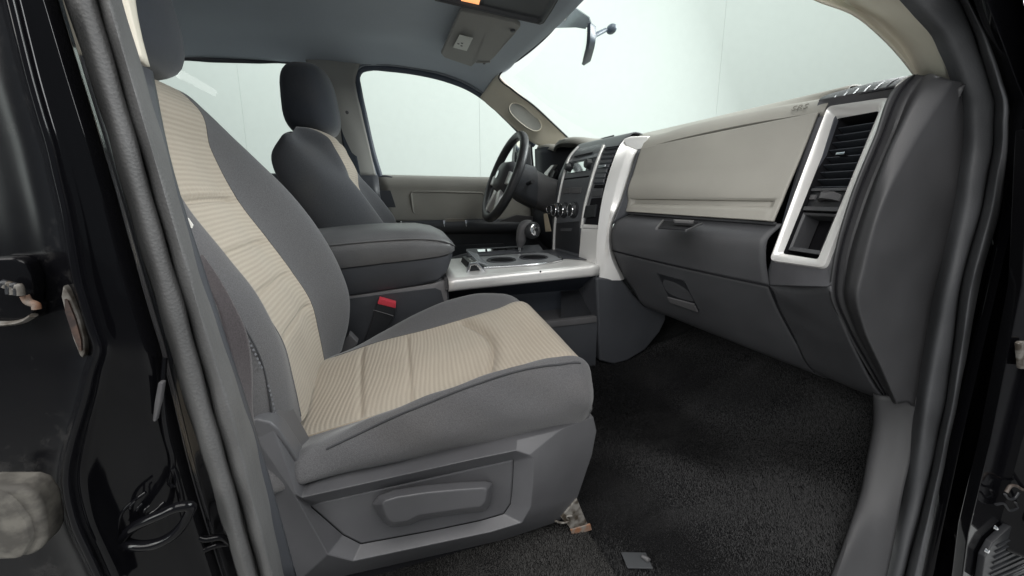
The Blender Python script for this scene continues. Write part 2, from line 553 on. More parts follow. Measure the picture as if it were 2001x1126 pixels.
M_HEAD = cloth('headliner felt', (0.42, 0.465, 0.52), scale=900, var=0.03, dirt=(0.25, 0.25, 0.25), dirt_amt=0.1, bump=0.2, sheen=0.1)  # bluish lens glow put into the even felt colour
M_CARPET = carpet_mat('black carpet')
M_GLASS = glass_mat('window glass')
M_MIRROR = metal('mirror silver', (0.9, 0.93, 0.92), 0.03)
M_BELT = cloth('brown webbing', (0.060, 0.052, 0.055), scale=500, bump=0.5)
M_BELTD = cloth('slate webbing', (0.05, 0.06, 0.075), scale=500, bump=0.5)
M_RED = plastic('red button', (0.62, 0.05, 0.075), 0.35, var=0.08, bump=0)
M_WHITE = plastic('white card', (0.78, 0.77, 0.72), 0.7, var=0.04, bump=0)
M_CARD = plastic('buff card', (0.56, 0.48, 0.36), 0.8, var=0.05, bump=0)
M_LEATHER = plastic('wheel leather', (0.030, 0.031, 0.034), 0.42, bump=0.4, grain=500)
M_VISOR = cloth('visor cloth', (0.32, 0.32, 0.31), scale=900, var=0.03, bump=0.2, sheen=0.1)
M_GRILLE = plastic('speaker grille', (0.24, 0.24, 0.22), 0.7, bump=1.0, grain=420)
M_STEEL = rusty('dirty steel', (0.20, 0.19, 0.175), (0.05, 0.04, 0.03), 0.45)
M_RUST = rusty('rusty metal', (0.22, 0.10, 0.05), (0.20, 0.18, 0.16), 0.7)
M_BUMPER = rusty('worn rubber block', (0.14, 0.132, 0.116), (0.06, 0.056, 0.05), 0.85, 60)
M_STITCH = plastic('stitch thread', (0.16, 0.165, 0.18), 0.8, bump=0)
M_SEAM = plastic('seam cord', (0.045, 0.046, 0.05), 0.8, bump=0)
M_SCREEN = plastic('radio screen', (0.03, 0.033, 0.036), 0.08, var=0.02, bump=0)
M_WALLP = plastic('backdrop panel', (0.60, 0.645, 0.615), 0.8, var=0.012, bump=0, spec=0.1)
M_GROUND = plastic('studio concrete', (0.34, 0.34, 0.335), 0.7, bump=0)
M_BACK = plastic('dark backing', (0.012, 0.012, 0.014), 0.8, bump=0, spec=0.08)


def lampglass():
    m, nt, b = mat_new('amber courtesy lamp')
    b.inputs['Base Color'].default_value = (0.9, 0.45, 0.2, 1)
    b.inputs['Emission Color'].default_value = (1.0, 0.42, 0.16, 1)
    b.inputs['Emission Strength'].default_value = 0.85
    b.inputs['Roughness'].default_value = 0.3
    return m


M_LAMP = lampglass()

# ================================================================== SETTING
tag(obj('ground', [(-12, -10, -0.62), (14, -10, -0.62), (14, 12, -0.62), (-12, 12, -0.62)], [(0, 1, 2, 3)], M_GROUND), kind='structure')

# pale studio backdrop of wide panels with open joints, square to the line of sight
D0, PW = 6.0, 440 / 720 * 6.0
wall = bpy.data.objects.new('backdrop_wall', None)
COL.objects.link(wall)
wall.location = (fw.x / math.cos(PITCH) * D0, fw.y / math.cos(PITCH) * D0, -0.62)
tag(wall, kind='structure')
ax = Vector((math.cos(YAW), -math.sin(YAW), 0)); ay = Vector((math.sin(YAW), math.cos(YAW), 0))
c0 = ay * D0
for k in range(-3, 4):
    a = (940 - U0) / F * D0 + k * PW + 0.0013
    b_ = a + PW - 0.0026
    lo = c0 + ax * a; hi = c0 + ax * b_
    V = [Vector((lo.x, lo.y, -0.6)), Vector((hi.x, hi.y, -0.6)), Vector((hi.x, hi.y, 6.5)), Vector((lo.x, lo.y, 6.5))]
    V = V + [v + ay * 0.03 for v in V]
    obj('panel', V, [(0, 1, 2, 3), (7, 6, 5, 4), (0, 4, 5, 1), (1, 5, 6, 2), (2, 6, 7, 3), (3, 7, 4, 0)], M_WALLP, wall)
V = [c0 + ax * s + ay * 0.04 + Vector((0, 0, z)) for s, z in ((-12, -0.6), (14, -0.6), (14, 6.5), (-12, 6.5))]
obj('backing_board', V, [(0, 1, 2, 3)], plastic('joint backing pale', (0.62, 0.66, 0.63), 0.9, bump=0), wall)  # pale board seen through the open panel joints

# carpet of the cab floor
rows = []
for x, dz in ((-1.1, 0), (-0.4, 0), (0.2, 0.0), (0.55, 0.0), (0.85, 0.004), (1.05, 0.05), (1.2, 0.17), (1.34, 0.42)):
    r = []
    y0_ = float(np.interp(x, [0.70, 0.80, 0.95, 1.1], [0.352, 0.380, 0.455, 0.475]))
    for y, z in ((y0_, 0.006), (y0_ + 0.05, 0.0), (0.62, 0.0), (0.86, 0.006), (0.97, 0.035), (1.06, 0.13), (1.21, 0.17), (1.36, 0.13), (1.46, 0.03), (1.6, 0), (2.0, 0.0), (2.06, 0.01)):
        r.append((x, y, z + dz))
    rows.append(r)
def carpet_disp(u, v):
    return 0.0022 * math.sin(u * 17 + 3 * v) * math.sin(v * 13 + 5 * u)
FLOOR_G = grid(rows, 90, 90)
tag(patch('floor', rows, 90, 90, M_CARPET, thick=0.02, off=1, disp=carpet_disp), kind='structure')

def speckle_mat():
    m, nt, b = mat_new('speckled underlay')
    N, L = nt.nodes, nt.links
    tc = N.new('ShaderNodeTexCoord')
    fi = N.new('ShaderNodeTexNoise'); fi.inputs['Scale'].default_value = 480; fi.inputs['Detail'].default_value = 3; fi.inputs['Roughness'].default_value = 0.8
    L.new(tc.outputs['Object'], fi.inputs['Vector'])
    r = N.new('ShaderNodeValToRGB')
    r.color_ramp.elements[0].position = 0.42; r.color_ramp.elements[0].color = (0.008, 0.008, 0.009, 1)
    r.color_ramp.elements[1].position = 0.68; r.color_ramp.elements[1].color = (0.09, 0.088, 0.085, 1)
    L.new(fi.outputs['Fac'], r.inputs['Fac']); L.new(r.outputs['Color'], b.inputs['Base Color'])
    b.inputs['Roughness'].default_value = 1; b.inputs['Specular IOR Level'].default_value = 0.05
    bp = N.new('ShaderNodeBump'); bp.inputs['Strength'].default_value = 1; bp.inputs['Distance'].default_value = 0.005
    L.new(fi.outputs['Fac'], bp.inputs['Height']); L.new(bp.outputs['Normal'], b.inputs['Normal'])
    return m
FLOOR = bpy.data.objects['floor']
rows = []
for t in np.linspace(0, 1, 7):
    yy = 0.353 + t * 0.62
    fx = 0.335 + 0.03 * (1 - t) + 0.004 * math.sin(t * 17)
    rows.append([(-0.9, yy, 0.022), (-0.2, yy, 0.022), (0.1, yy, 0.021), (fx - 0.02, yy, 0.020), (fx - 0.003, yy, 0.016), (fx, yy, 0.002)])
UNDER_G = grid(rows, 40, 60)
patch('under_seat_carpet', rows, 40, 60, speckle_mat(), FLOOR, disp=lambda u, v: 0.003 * math.sin(u * 21 + v * 5) * math.sin(v * 33))

# cut pile standing on the visible carpet; brushed this way and that in patches
def pile(name, x0, x1, y0, y1, count, G, mat, parent, seed, h=0.0055):
    rg = np.random.default_rng(seed)
    A, B, C, D = G[:-1, :-1], G[:-1, 1:], G[1:, 1:], G[1:, :-1]
    ar = np.linalg.norm(np.cross(B - A, D - A), axis=2)
    c = (A + C) / 2
    ar = ar * ((c[..., 0] > x0) & (c[..., 0] < x1) & (c[..., 1] > y0) & (c[..., 1] < y1))
    k = rg.choice(ar.size, count, p=ar.ravel() / ar.sum())
    i, j = np.unravel_index(k, ar.shape)
    s_, t_ = rg.uniform(0, 1, (count, 1)), rg.uniform(0, 1, (count, 1))
    pt = A[i, j] * (1 - s_) * (1 - t_) + B[i, j] * (1 - s_) * t_ + C[i, j] * s_ * t_ + D[i, j] * s_ * (1 - t_)
    x, y, z = pt[:, 0], pt[:, 1], pt[:, 2] - 0.0005
    n = count
    xr, yr = x * 0.80 - y * 0.60, x * 0.60 + y * 0.80
    f = np.sin(xr * 5 + 1.3 * np.sin(yr * 4)) + 1.1 * np.sin(yr * 15 + 1.2 * np.sin(xr * 4)) + 0.3 * np.sin(xr * 21 + yr * 13)
    lean = 0.8 * np.tanh(0.9 * f)
    lx = 0.55 * lean + rg.normal(0, 0.28, n); ly = 0.85 * lean + rg.normal(0, 0.28, n)
    hh = h * rg.uniform(0.6, 1.2, n); wd = rg.uniform(0.0004, 0.0008, n); an = rg.uniform(0, np.pi, n)
    base = np.stack([x, y, z], 1); side = np.stack([np.cos(an) * wd, np.sin(an) * wd, np.zeros(n)], 1)
    tip = base + np.stack([lx * hh, ly * hh, hh * 0.8], 1)
    o0 = np.array(list(world_loc(parent)))
    V = np.concatenate([base - side, base + side, tip + side * 0.5, tip - side * 0.5]) - o0
    idx = np.stack([np.arange(n), np.arange(n) + n, np.arange(n) + 2 * n, np.arange(n) + 3 * n], 1)
    me = bpy.data.meshes.new(name)
    me.from_pydata(V.tolist(), [], idx.tolist())
    me.materials.append(mat)
    o = bpy.data.objects.new(name, me); COL.objects.link(o); o.parent = parent
    o['kind'] = 'stuff'
    return o
M_PILE = plastic('carpet fibre', (0.046, 0.046, 0.047), 0.9, var=0.5, bump=0, spec=0.1)
M_PILE.node_tree.nodes['Noise Texture'].inputs['Scale'].default_value = 420
pile('carpet_pile', 0.32, 1.32, 0.34, 1.08, 260000, FLOOR_G, M_PILE, FLOOR, 3)
M_FLECK = plastic('flecked fibre', (0.05, 0.049, 0.048), 0.9, var=0.8, bump=0, spec=0.1)
M_FLECK.node_tree.nodes['Noise Texture'].inputs['Scale'].default_value = 900
pile('underlay_pile', -0.15, 0.345, 0.34, 0.68, 60000, UNDER_G, M_FLECK, FLOOR, 5, h=0.004)

# headliner: runs down to the tops of the far windows
edge = [(-1.12, 1.215), (-0.88, 1.262), (-0.57, 1.284), (-0.28, 1.288), (-0.17, 1.290), (-0.01, 1.304), (0.134, 1.298), (0.258, 1.279), (0.374, 1.238), (0.466, 1.186)]
head = [(1.92, 0.496, 1.282), (1.87, 0.531, 1.293), (1.72, 0.556, 1.308), (1.55, 0.584, 1.317), (1.43, 0.598, 1.322), (1.21, 0.606, 1.326)]
rows = []
for x, ze in edge:
    k = min(1, max(0, (x - 0.134) / (0.466 - 0.134)))
    zc = 1.385
    half = [(x, 1.995, ze)]
    for (y, xh, zh), zr in zip(head, (ze + 0.028, ze + 0.046, 1.352, 1.374, 1.38, zc)):
        half.append((x * (1 - k) + xh * k, y, min(zr, zc) * (1 - k * k) + zh * k * k))
    rows.append([(p[0], 2.42 - p[1], p[2]) for p in half] + [p for p in reversed(half[:-1])])
tag(patch('headliner', rows, 60, 60, M_HEAD, thick=0.03, off=-1), kind='structure')

# ================================================================== TRUCK CAB (shell)
cab = thing('truck_cab', 'black pickup truck cab shell seen through its open passenger doorway', 'truck cab', (0.0, 1.21, -0.05))

# --- passenger-side B pillar: painted metal beside the door seal
vs_ = [-60, 0, 140, 280, 420, 560, 700, 843, 985, 1126, 1200]
sealL = np.interp(vs_, [-60, 0, 280, 560, 843, 1126, 1200], [108, 127, 214, 295, 379, 465, 488])
Sv = [-60, 0, 115, 184, 280, 408, 548, 610, 684, 724, 776, 861, 932, 1012, 1093, 1126, 1200]
Su = [4, 20, 48, 66, 95, 125, 150, 168, 190, 178, 166, 141, 128, 141, 176, 191, 215]
sv2 = [-60, 0, 80, 150, 220, 280, 345, 408, 480, 548, 600, 640, 684, 724, 776, 820, 861, 932, 1012, 1093, 1126, 1200]
rows = []
for v in sv2:
    s = float(np.interp(v, Sv, Su)); L_ = float(np.interp(v, vs_, sealL))
    k = L_ - s
    rows.append(px([(L_ + 14, v, 0.425), (L_ - 0.06 * k, v, 0.405), (L_ - 0.22 * k, v, 0.372), (L_ - 0.36 * k, v, 0.366), (L_ - 0.60 * k, v, 0.362), (s + 0.12 * k, v, 0.357), (s + 7, v, 0.346), (s, v, 0.338)]))
patch('door_pillar', rows, 120, 40, M_PAINT, cab, ang=70)
rows = []
for v in sv2:
    s = float(np.interp(v, Sv, Su))
    rows.append(px([(s, v, 0.338), (s - 5, v, 0.340), (s - 12, v, 0.356), (s - 40, v, 0.362), (s - 120, v, 0.366), (s - 260, v, 0.37)]))
o = patch('door_jamb', rows, 120, 30, M_PAINTD, cab, ang=70)
tag(o, label='dusty black rear door jamb')
# glossy black bead along the flange lip, shaped to catch reflections
tube('flange_bead', [P(float(np.interp(v, Sv, Su)) + 1, v, y=0.337) for v in sv2], 0.0022, M_PAINT, cab, n=8, samples=90)

# jamb hardware
o = prism('latch_bracket', px([(-40, 505), (25, 503), (48, 512), (62, 540), (66, 575), (60, 590), (70, 602), (66, 622), (40, 634), (-40, 640)], y=0.352), (0, 0.012, 0), M_PAINTD, cab, bevel=0.003)
tag(o, label='black latch bracket with dirty metal edge')
tube('latch_edge', px([(-30, 632), (20, 632), (50, 626), (66, 616)], y=0.349), 0.0035, M_STEEL, o, samples=16, flat=0.5)
tube('latch_edge', px([(48, 578), (56, 590), (70, 596), (72, 604)], y=0.349), 0.0025, M_RUST, o, samples=12)
for k in range(4):
    tube('latch_spring', px([(2 + k * 9, 560 + k * 2), (9 + k * 9, 552 + k * 2), (16 + k * 8, 558 + k * 3), (20 + k * 7, 574 + k)], y=0.345), 0.0022, M_STEEL if k % 2 else M_DASHB, o, samples=12)
# slotted strip
o = prism('slot_plate', px([(121, 558), (130, 566), (140, 585), (153, 615), (165, 660), (166, 690), (160, 702), (154, 695), (142, 665), (128, 620), (118, 580)], y=0.353), (0, 0.010, 0), M_STEEL, cab, bevel=0.002)
prism('slot', px([(126, 585), (132, 588), (147, 625), (158, 665), (159, 686), (154, 684), (140, 650), (127, 610)], y=0.3515), (0, 0.004, 0), rusty('slot rust', (0.03, 0.02, 0.018), (0.12, 0.07, 0.05), 0.5), o)
# rubber block
o = prism('rubber_bumper', px([(-60, 956), (36, 955), (60, 962), (78, 988), (87, 1030), (88, 1056), (78, 1078), (55, 1090), (-60, 1096)], y=0.335), (0, 0.02, 0), M_BUMPER, cab, bevel=0.006, seg=3)
prism('bumper_step', px([(-60, 960), (5, 970), (28, 990), (50, 1020), (60, 1060), (40, 1096), (-60, 1100)], y=0.331), (0, 0.01, 0), M_BUMPER, o, bevel=0.004)
# small things on the lower pillar
o = tube('highlight_loop', px([(240, 1052, 0.352), (262, 1030, 0.346), (318, 1004, 0.343), (352, 990, 0.343), (372, 990, 0.345), (366, 1010, 0.345), (345, 1040, 0.344), (318, 1058, 0.344), (262, 1066, 0.347), (240, 1060, 0.352)]), 0.0042, M_PAINT, cab, n=8, samples=50)  # tube loop modelled after wire-shaped highlights on the lower pillar
tag(o, label='glossy bent loop shaped after highlights low on the pillar')
tube('harness_loop', px([(238, 1060, 0.352), (232, 1030, 0.350), (240, 1000, 0.350), (262, 978, 0.352), (285, 962, 0.354)]), 0.0014, M_PAINT, cab, n=6, samples=24)
tube('harness_loop', px([(240, 1055, 0.350), (262, 1034, 0.347), (295, 1005, 0.347), (322, 982, 0.35)]), 0.0014, M_PAINT, cab, n=6, samples=20)
for k in range(3):
    tube('harness_clip', px([(258 + 14 * k, 1000 + 4 * k, 0.352), (256 + 14 * k, 988 + 4 * k, 0.349), (264 + 14 * k, 980 + 4 * k, 0.351)]), 0.0011, M_PAINT, cab, n=6, samples=10)
tube('cable', px([(322, 700, 0.372), (318, 750, 0.368), (318, 790, 0.366), (326, 850, 0.366), (338, 905, 0.368), (336, 925, 0.368), (333, 945, 0.368), (341, 950, 0.368), (346, 942, 0.368), (338, 915, 0.366), (352, 960, 0.368), (360, 1020, 0.372), (372, 1070, 0.376), (392, 1126, 0.385), (400, 1160, 0.39)]), 0.0022, M_PAINT, cab, n=8, samples=90)
prism('clip_tab', px([(308, 748), (318, 749), (312, 790), (303, 826), (297, 824), (301, 786)], y=0.360), (0, 0.006, 0), M_MID, cab, bevel=0.0015)
tube('cable', px([(372, 1040, 0.378), (400, 1054, 0.376), (430, 1050, 0.378), (446, 1060, 0.384)]), 0.003, M_PAINT, cab, n=8, samples=24)
tube('cable', px([(446, 1062, 0.384), (420, 1066, 0.378), (390, 1080, 0.376), (382, 1110, 0.376), (400, 1150, 0.38)]), 0.003, M_PAINT, cab, n=8, samples=24)

# --- door seal on the B pillar
def seal_rows(vs, table, ys):
    rows = []
    for v in vs:
        rows.append([P(float(np.interp(v, table[0], c)), v, y=float(np.interp(v, table[0], yy) if hasattr(yy, '__len__') else yy)) for c, yy in zip(table[1:], ys)])
    return rows
T = [[-60, 0, 280, 560, 843, 1126, 1200],
     [108, 127, 214, 295, 379, 465, 488],
     [112, 131, 219, 300, 384, 470, 493],
     [135, 157, 242, 322, 404, 486, 508],
     [160, 182, 262, 343, 422, 500, 522],
     [166, 188, 267, 349, 427, 506, 527],
     [172, 194, 273, 355, 433, 512, 533],
     [190, 210, 292, 374, 456, 529, 548],
     [203, 222, 306, 388, 473, 541, 560],
     [222, 240, 320, 398, 495, 556, 575]]
vv = [-60, 0, 70, 140, 210, 280, 350, 420, 490, 560, 630, 700, 770, 843, 910, 985, 1055, 1126, 1200]
o = patch('weatherstrip', seal_rows(vv, T, [0.402, 0.376, 0.362, 0.368, 0.386, 0.374, 0.366, 0.380, 0.425]), 90, 64, M_RUBBER, cab, ang=70,
          disp=lambda u, v: 0.0007 * math.sin(u * 40 + v * 9) * math.sin(u * 17 + 1))
tag(o, label='grey rubber seal down the rear edge of the doorway')
# beige trim of the B pillar behind the seal and belt slot
o = patch('door_pillar_trim', [px([(212, -70, 0.47), (246, -70, 0.5)]), px([(232, 0, 0.47), (249, 0, 0.5)]), px([(250, 70, 0.47), (262, 70, 0.5)]), px([(262, 118, 0.47), (278, 130, 0.5)])], 12, 6, M_BEIGE, cab, thick=0.006)
tag(o, label='beige upper trim on the passenger side door pillar')
patch('door_pillar_trim', [px([(236, 112, 0.46), (285, 140, 0.50)]), px([(290, 300, 0.46), (318, 300, 0.48)]), px([(372, 560, 0.46), (398, 560, 0.48)]), px([(462, 840, 0.46), (490, 840, 0.48)]), px([(545, 1130, 0.46), (572, 1130, 0.48)])], 30, 6, M_CONS, cab, thick=0.006)

# --- door seal and trim round the A pillar
T = [[-70, 0, 71, 135, 200, 280, 400, 560, 780, 950, 1126, 1210],
     [1690, 1757, 1821, 1849, 1870, 1872, 1858, 1826, 1789, 1761, 1721, 1700],
     [1760, 1815, 1862, 1888, 1906, 1907, 1890, 1850, 1815, 1787, 1743, 1722],
     [1822, 1864, 1897, 1919, 1937, 1934, 1914, 1870, 1842, 1806, 1761, 1738],
     [1828, 1870, 1903, 1924, 1941, 1939, 1919, 1876, 1847, 1811, 1767, 1744],
     [1836, 1878, 1908, 1929, 1946, 1944, 1924, 1882, 1852, 1816, 1772, 1750],
     [1850, 1888, 1921, 1942, 1959, 1957, 1938, 1896, 1862, 1826, 1787, 1764],
     [1860, 1898, 1938, 1960, 1974, 1976, 1957, 1914, 1873, 1837, 1801, 1778]]
vv = [-70, 0, 35, 71, 100, 135, 165, 200, 240, 280, 340, 400, 480, 560, 640, 700, 780, 860, 950, 1040, 1126, 1210]
ylo = [[0.47, 0.455, 0.445, 0.44, 0.44, 0.44, 0.435, 0.43, 0.425, 0.415, 0.395, 0.39],
       [0.445, 0.43, 0.42, 0.415, 0.412, 0.41, 0.405, 0.40, 0.395, 0.385, 0.365, 0.36],
       [0.435, 0.42, 0.41, 0.405, 0.40, 0.40, 0.395, 0.39, 0.385, 0.375, 0.355, 0.35],
       [0.445, 0.43, 0.422, 0.417, 0.412, 0.412, 0.408, 0.402, 0.395, 0.385, 0.367, 0.362],
       [0.43, 0.415, 0.405, 0.40, 0.395, 0.395, 0.39, 0.386, 0.378, 0.368, 0.35, 0.345],
       [0.415, 0.40, 0.39, 0.383, 0.378, 0.378, 0.374, 0.37, 0.362, 0.352, 0.336, 0.33],
       [0.435, 0.42, 0.41, 0.403, 0.398, 0.398, 0.393, 0.388, 0.38, 0.37, 0.352, 0.348]]
o = patch('weatherstrip', seal_rows(vv, T, ylo), 100, 56, plastic('front seal rubber', (0.060, 0.062, 0.067), 0.6, var=0.2, scuff=0.1, bump=0.4, grain=420), cab, ang=70,
          disp=lambda u, v: 0.0006 * math.sin(u * 46 + v * 7) * math.sin(u * 21 + 2))
tag(o, label='grey rubber seal along the front edge of the doorway')
# painted hinge pillar beside it
rows = []
for v in vv:
    e = float(np.interp(v, T[0], T[-1]))
    l1 = float(np.interp(v, [-70, 0, 200, 400, 560, 842, 1038, 1126, 1210], [1874, 1912, 1986, 1970, 1934, 1868, 1826, 1808, 1790]))
    l2 = float(np.interp(v, [-70, 0, 200, 400, 560, 862, 1043, 1126, 1210], [1985, 2000, 2035, 2020, 1985, 1922, 1877, 1866, 1850]))
    rows.append(px([(e - 4, v, 0.40), (e + 4, v, 0.425), (l1 - 3, v, 0.415), (l1, v, 0.378), (l1 + 5, v, 0.374), ((l1 + l2) / 2, v, 0.392), (l2 - 7, v, 0.385), (l2, v, 0.366), (l2 + 6, v, 0.372), (l2 + 16, v, 0.40), (l2 + 90, v, 0.41), (l2 + 240, v, 0.41)]))
patch('hinge_pillar', rows, 90, 60, M_PAINT, cab, ang=70)
# beige windshield pillar trim, passenger side
rows = [px([(1490, -75, 0.69), (1540, -70, 0.65), (1650, -70, 0.53), (1720, -70, 0.475)]), px([(1588, 0, 0.615), (1640, 0, 0.59), (1710, 0, 0.51), (1775, 0, 0.46)]), px([(1665, 30, 0.57), (1705, 34, 0.55), (1755, 36, 0.50), (1800, 30, 0.455)]),
        px([(1718, 72, 0.54), (1745, 76, 0.53), (1790, 75, 0.49), (1830, 66, 0.448)]), px([(1758, 114, 0.52), (1776, 116, 0.515), (1815, 112, 0.48), (1850, 104, 0.445)]), px([(1784, 148, 0.515), (1797, 149, 0.51), (1830, 141, 0.475), (1856, 138, 0.444)]), px([(1800, 178, 0.55), (1812, 180, 0.545), (1838, 172, 0.52), (1858, 165, 0.50)])]
o = patch('windshield_pillar_trim', rows, 30, 20, M_BEIGE, cab, thick=0.004)
tag(o, label='beige windshield pillar trim on the passenger side')

# sill and kick panel at the foot of the doorway
kin = [(1712, 770, 0.475), (1712, 830, 0.468), (1700, 900, 0.455), (1688, 965, 0.435), (1668, 1030, 0.408), (1634, 1126, 0.374), (1560, 1290, 0.345)]
kout = [(1800, 776, 0.420), (1792, 830, 0.416), (1778, 900, 0.408), (1762, 965, 0.398), (1748, 1030, 0.384), (1728, 1126, 0.364), (1690, 1290, 0.335)]
rows = []
for a, b_ in zip(kin, kout):
    A_, B_ = P(a[0], a[1], y=a[2]), P(b_[0], b_[1], y=b_[2])
    rows.append([A_ + Vector((0.03, 0.015, 0)), A_, A_.lerp(B_, 0.5) + Vector((-0.004, 0.0, 0)), B_])
o = patch('kick_panel', rows, 50, 20, plastic('kick panel plastic', (0.050, 0.050, 0.053), 0.6, bump=0.2, scuff=0.05), cab, thick=0.004)
tag(o, label='dark grey plastic kick panel and sill trim under the dashboard end')

# --- far side: pillars, glass
ab = [(972, 142, 1.90), (978, 155, 1.885), (1000, 174, 1.88), (1040, 205, 1.875), (1080, 242, 1.87), (1116, 276, 1.865)]
ac = [(960, 160, 1.935), (972, 172, 1.93), (990, 190, 1.925), (1026, 222, 1.92), (1066, 250, 1.91), (1100, 286, 1.90)]
ad = [(938, 190, 1.985), (952, 204, 1.985), (974, 222, 1.985), (1002, 248, 1.98), (1036, 276, 1.975), (1078, 298, 1.96)]
rows = [px([a, b_, c_]) for a, b_, c_ in zip(ab, ac, ad)]
pil = patch('windshield_pillar_trim', rows, 30, 14, M_BEIGE, cab, thick=0.01)
tag(pil, label='beige windshield pillar trim with oval speaker on the driver side')
el = []
c = Vector((1026.5, 229)); a_ = Vector((27, 22)); n_ = Vector((-22, 27)).normalized()
for k in range(28):
    t = 2 * math.pi * k / 28
    cx = math.copysign(abs(math.cos(t)) ** 0.75, math.cos(t)); sx = math.copysign(abs(math.sin(t)) ** 0.85, math.sin(t))
    q = c + a_ * cx * 1.08 + n_ * sx * 14.5
    el.append((q.x, q.y))
prism('speaker_grille', [P(u, v, y=1.905) for u, v in el], (0, 0.02, 0), M_GRILLE, pil, bevel=0.002)
tube('speaker_ring', [P(u, v, y=1.904) for u, v in el], 0.003, M_BEIGE, pil, n=6, closed=True)
# dark lip where the trim meets the glass
tube('windshield_seal', px([(1108, 0, 1.27), (1085, 52, 1.45), (1050, 88, 1.6), (1012, 118, 1.75), (982, 138, 1.86), (975, 150, 1.885), (1002, 176, 1.878), (1042, 206, 1.873), (1082, 243, 1.868), (1122, 281, 1.862)]), 0.0045, M_DASHB, cab, n=8, samples=70)

# dark door frame under the trim, driver side (front door opening)
fr = [(742, 346), (728, 300), (712, 230), (700, 172), (697, 150), (703, 138), (722, 132), (760, 134), (820, 142), (870, 154), (920, 174), (955, 198), (985, 226), (1015, 256), (1045, 284)]
door_l = thing('car_door', 'closed driver door with taupe upper panel, black armrest and window', 'door', (0.3, 2.02, 0.15))
tube('window_frame', [P(u, v, y=1.995) for u, v in fr], 0.016, plastic('door frame slate', (0.075, 0.09, 0.12), 0.45, bump=0), door_l, n=10, samples=80, flat=0.7)
tube('frame_seal', [P(u + (-6 if i < 5 else 0), v + (0 if i < 5 else -7), y=1.978) for i, (u, v) in enumerate(fr[:12])], 0.0055, plastic('door seal slate', (0.20, 0.22, 0.25), 0.5, bump=0), door_l, n=8, samples=70)
# B pillar trim, driver side
rows = [px([(594, 104, 1.988), (644, 108, 1.985), (708, 116, 1.990)]), px([(606, 140, 1.985), (650, 145, 1.972), (694, 160, 1.985)]), px([(612, 180, 1.985), (660, 190, 1.972), (706, 220, 1.985)]), px([(625, 250, 1.985), (685, 262, 1.972), (722, 292, 1.985)]), px([(640, 345, 1.985), (708, 345, 1.975), (734, 345, 1.985)])]
o = patch('door_pillar_trim', rows, 24, 16, plastic('pillar grey-beige', (0.36, 0.355, 0.33), 0.6, var=0.04, bump=0.1), cab, thick=0.02)
tag(o, label='grey-beige door pillar trim behind the driver seat')
rows = [px([(640, 343, 1.983), (706, 343, 1.972), (738, 343, 1.984)]), px([(650, 470, 1.983), (716, 470, 1.972), (752, 470, 1.984)]), px([(660, 600, 1.983), (726, 600, 1.972), (764, 600, 1.984)])]
patch('door_pillar_trim', rows, 8, 8, M_CONS, cab, thick=0.02)
# windshield
wr = []
for y, xt, zt in ((0.56, 0.60, 1.235), (0.72, 0.615, 1.30), (0.95, 0.635, 1.342), (1.21, 0.645, 1.352), (1.47, 0.635, 1.342), (1.70, 0.615, 1.30), (1.87, 0.575, 1.275)):
    k = 1 - ((y - 1.21) / 0.66) ** 2
    wr.append([(xt, y, zt), (xt + 0.22, y, zt - 0.13 - 0.01 * (1 - k)), (1.42 + 0.08 * k, y, 0.88)])
o = patch('windshield', wr, 24, 20, M_GLASS, cab)
# header trim and frit tab that carries the mirror
tab = [(1104, -10), (1118, 12), (1150, 34), (1156, 52), (1150, 58), (1125, 54), (1084, 55), (1072, 62), (1094, 18)]
prism('mirror_mount_shade', [P(u, v, x=0.66) for u, v in tab], (0.004, 0, 0.002), plastic('frit grey', (0.20, 0.235, 0.25), 0.5, bump=0), cab)
lathe('sensor_window', [(0, 0.014), (0.002, 0.0135), (0.003, 0.0)], P(1105, 32, x=0.6585), (-1, 0, 0), M_WHITE, cab)
# cab back, firewall and near roof rail keep the room closed
box('rear_wall', (-1.14, 0.40, -0.04), (-1.10, 2.04, 1.32), M_CONS, cab, bevel=0)
box('firewall', (1.36, 0.46, -0.04), (1.40, 2.04, 0.86), M_BACK, cab, bevel=0)
box('cowl_panel', (1.20, 0.50, 0.845), (1.52, 1.95, 0.87), M_BACK, cab, bevel=0)
rr = [(-1.12, 0.40, 1.19), (-0.94, 0.40, 1.215), (-0.5, 0.40, 1.27), (-0.12, 0.40, 1.262), (0.206, 0.40, 1.21), (0.36, 0.405, 1.165), (0.50, 0.41, 1.11), (0.62, 0.42, 1.06)]
tube('roof_rail', rr, 0.032, M_PAINT, cab, n=12, samples=40)

# driver door: glass and panel
gl = [P(u, v, y=2.0) for u, v in fr] + [P(1060, 352, y=2.0), P(742, 352, y=2.0)]
obj('window_glass', gl, [tuple(range(len(gl)))], M_GLASS, door_l)
# upper panel with rolled sill
rows = [px([(735, 352, 2.03), (960, 355, 2.03), (1100, 356, 2.03)]), px([(735, 345, 2.015), (960, 350, 2.015), (1100, 352, 2.015)]), px([(735, 347, 1.995), (960, 352, 1.995), (1100, 354, 1.995)]), px([(738, 358, 1.985), (960, 362, 1.985), (1100, 364, 1.985)]),
        px([(742, 372, 1.99), (960, 374, 1.99), (1100, 376, 1.99)]), px([(748, 432, 1.985), (960, 434, 1.985), (1100, 436, 1.985)])]
o = patch('upper_panel', rows, 24, 20, M_TAUPE, door_l, thick=0.01)
# dark rear part of the panel by the latch
prism('rear_panel', px([(738, 352), (757, 350), (765, 378), (784, 436), (790, 520), (752, 520), (746, 420)], y=1.980), (0, 0.01, 0), M_CONS, door_l, bevel=0.002)
tube('window_switch', px([(742, 346), (752, 345), (768, 348)], y=1.99), 0.007, M_CONS, door_l, n=8, samples=10)
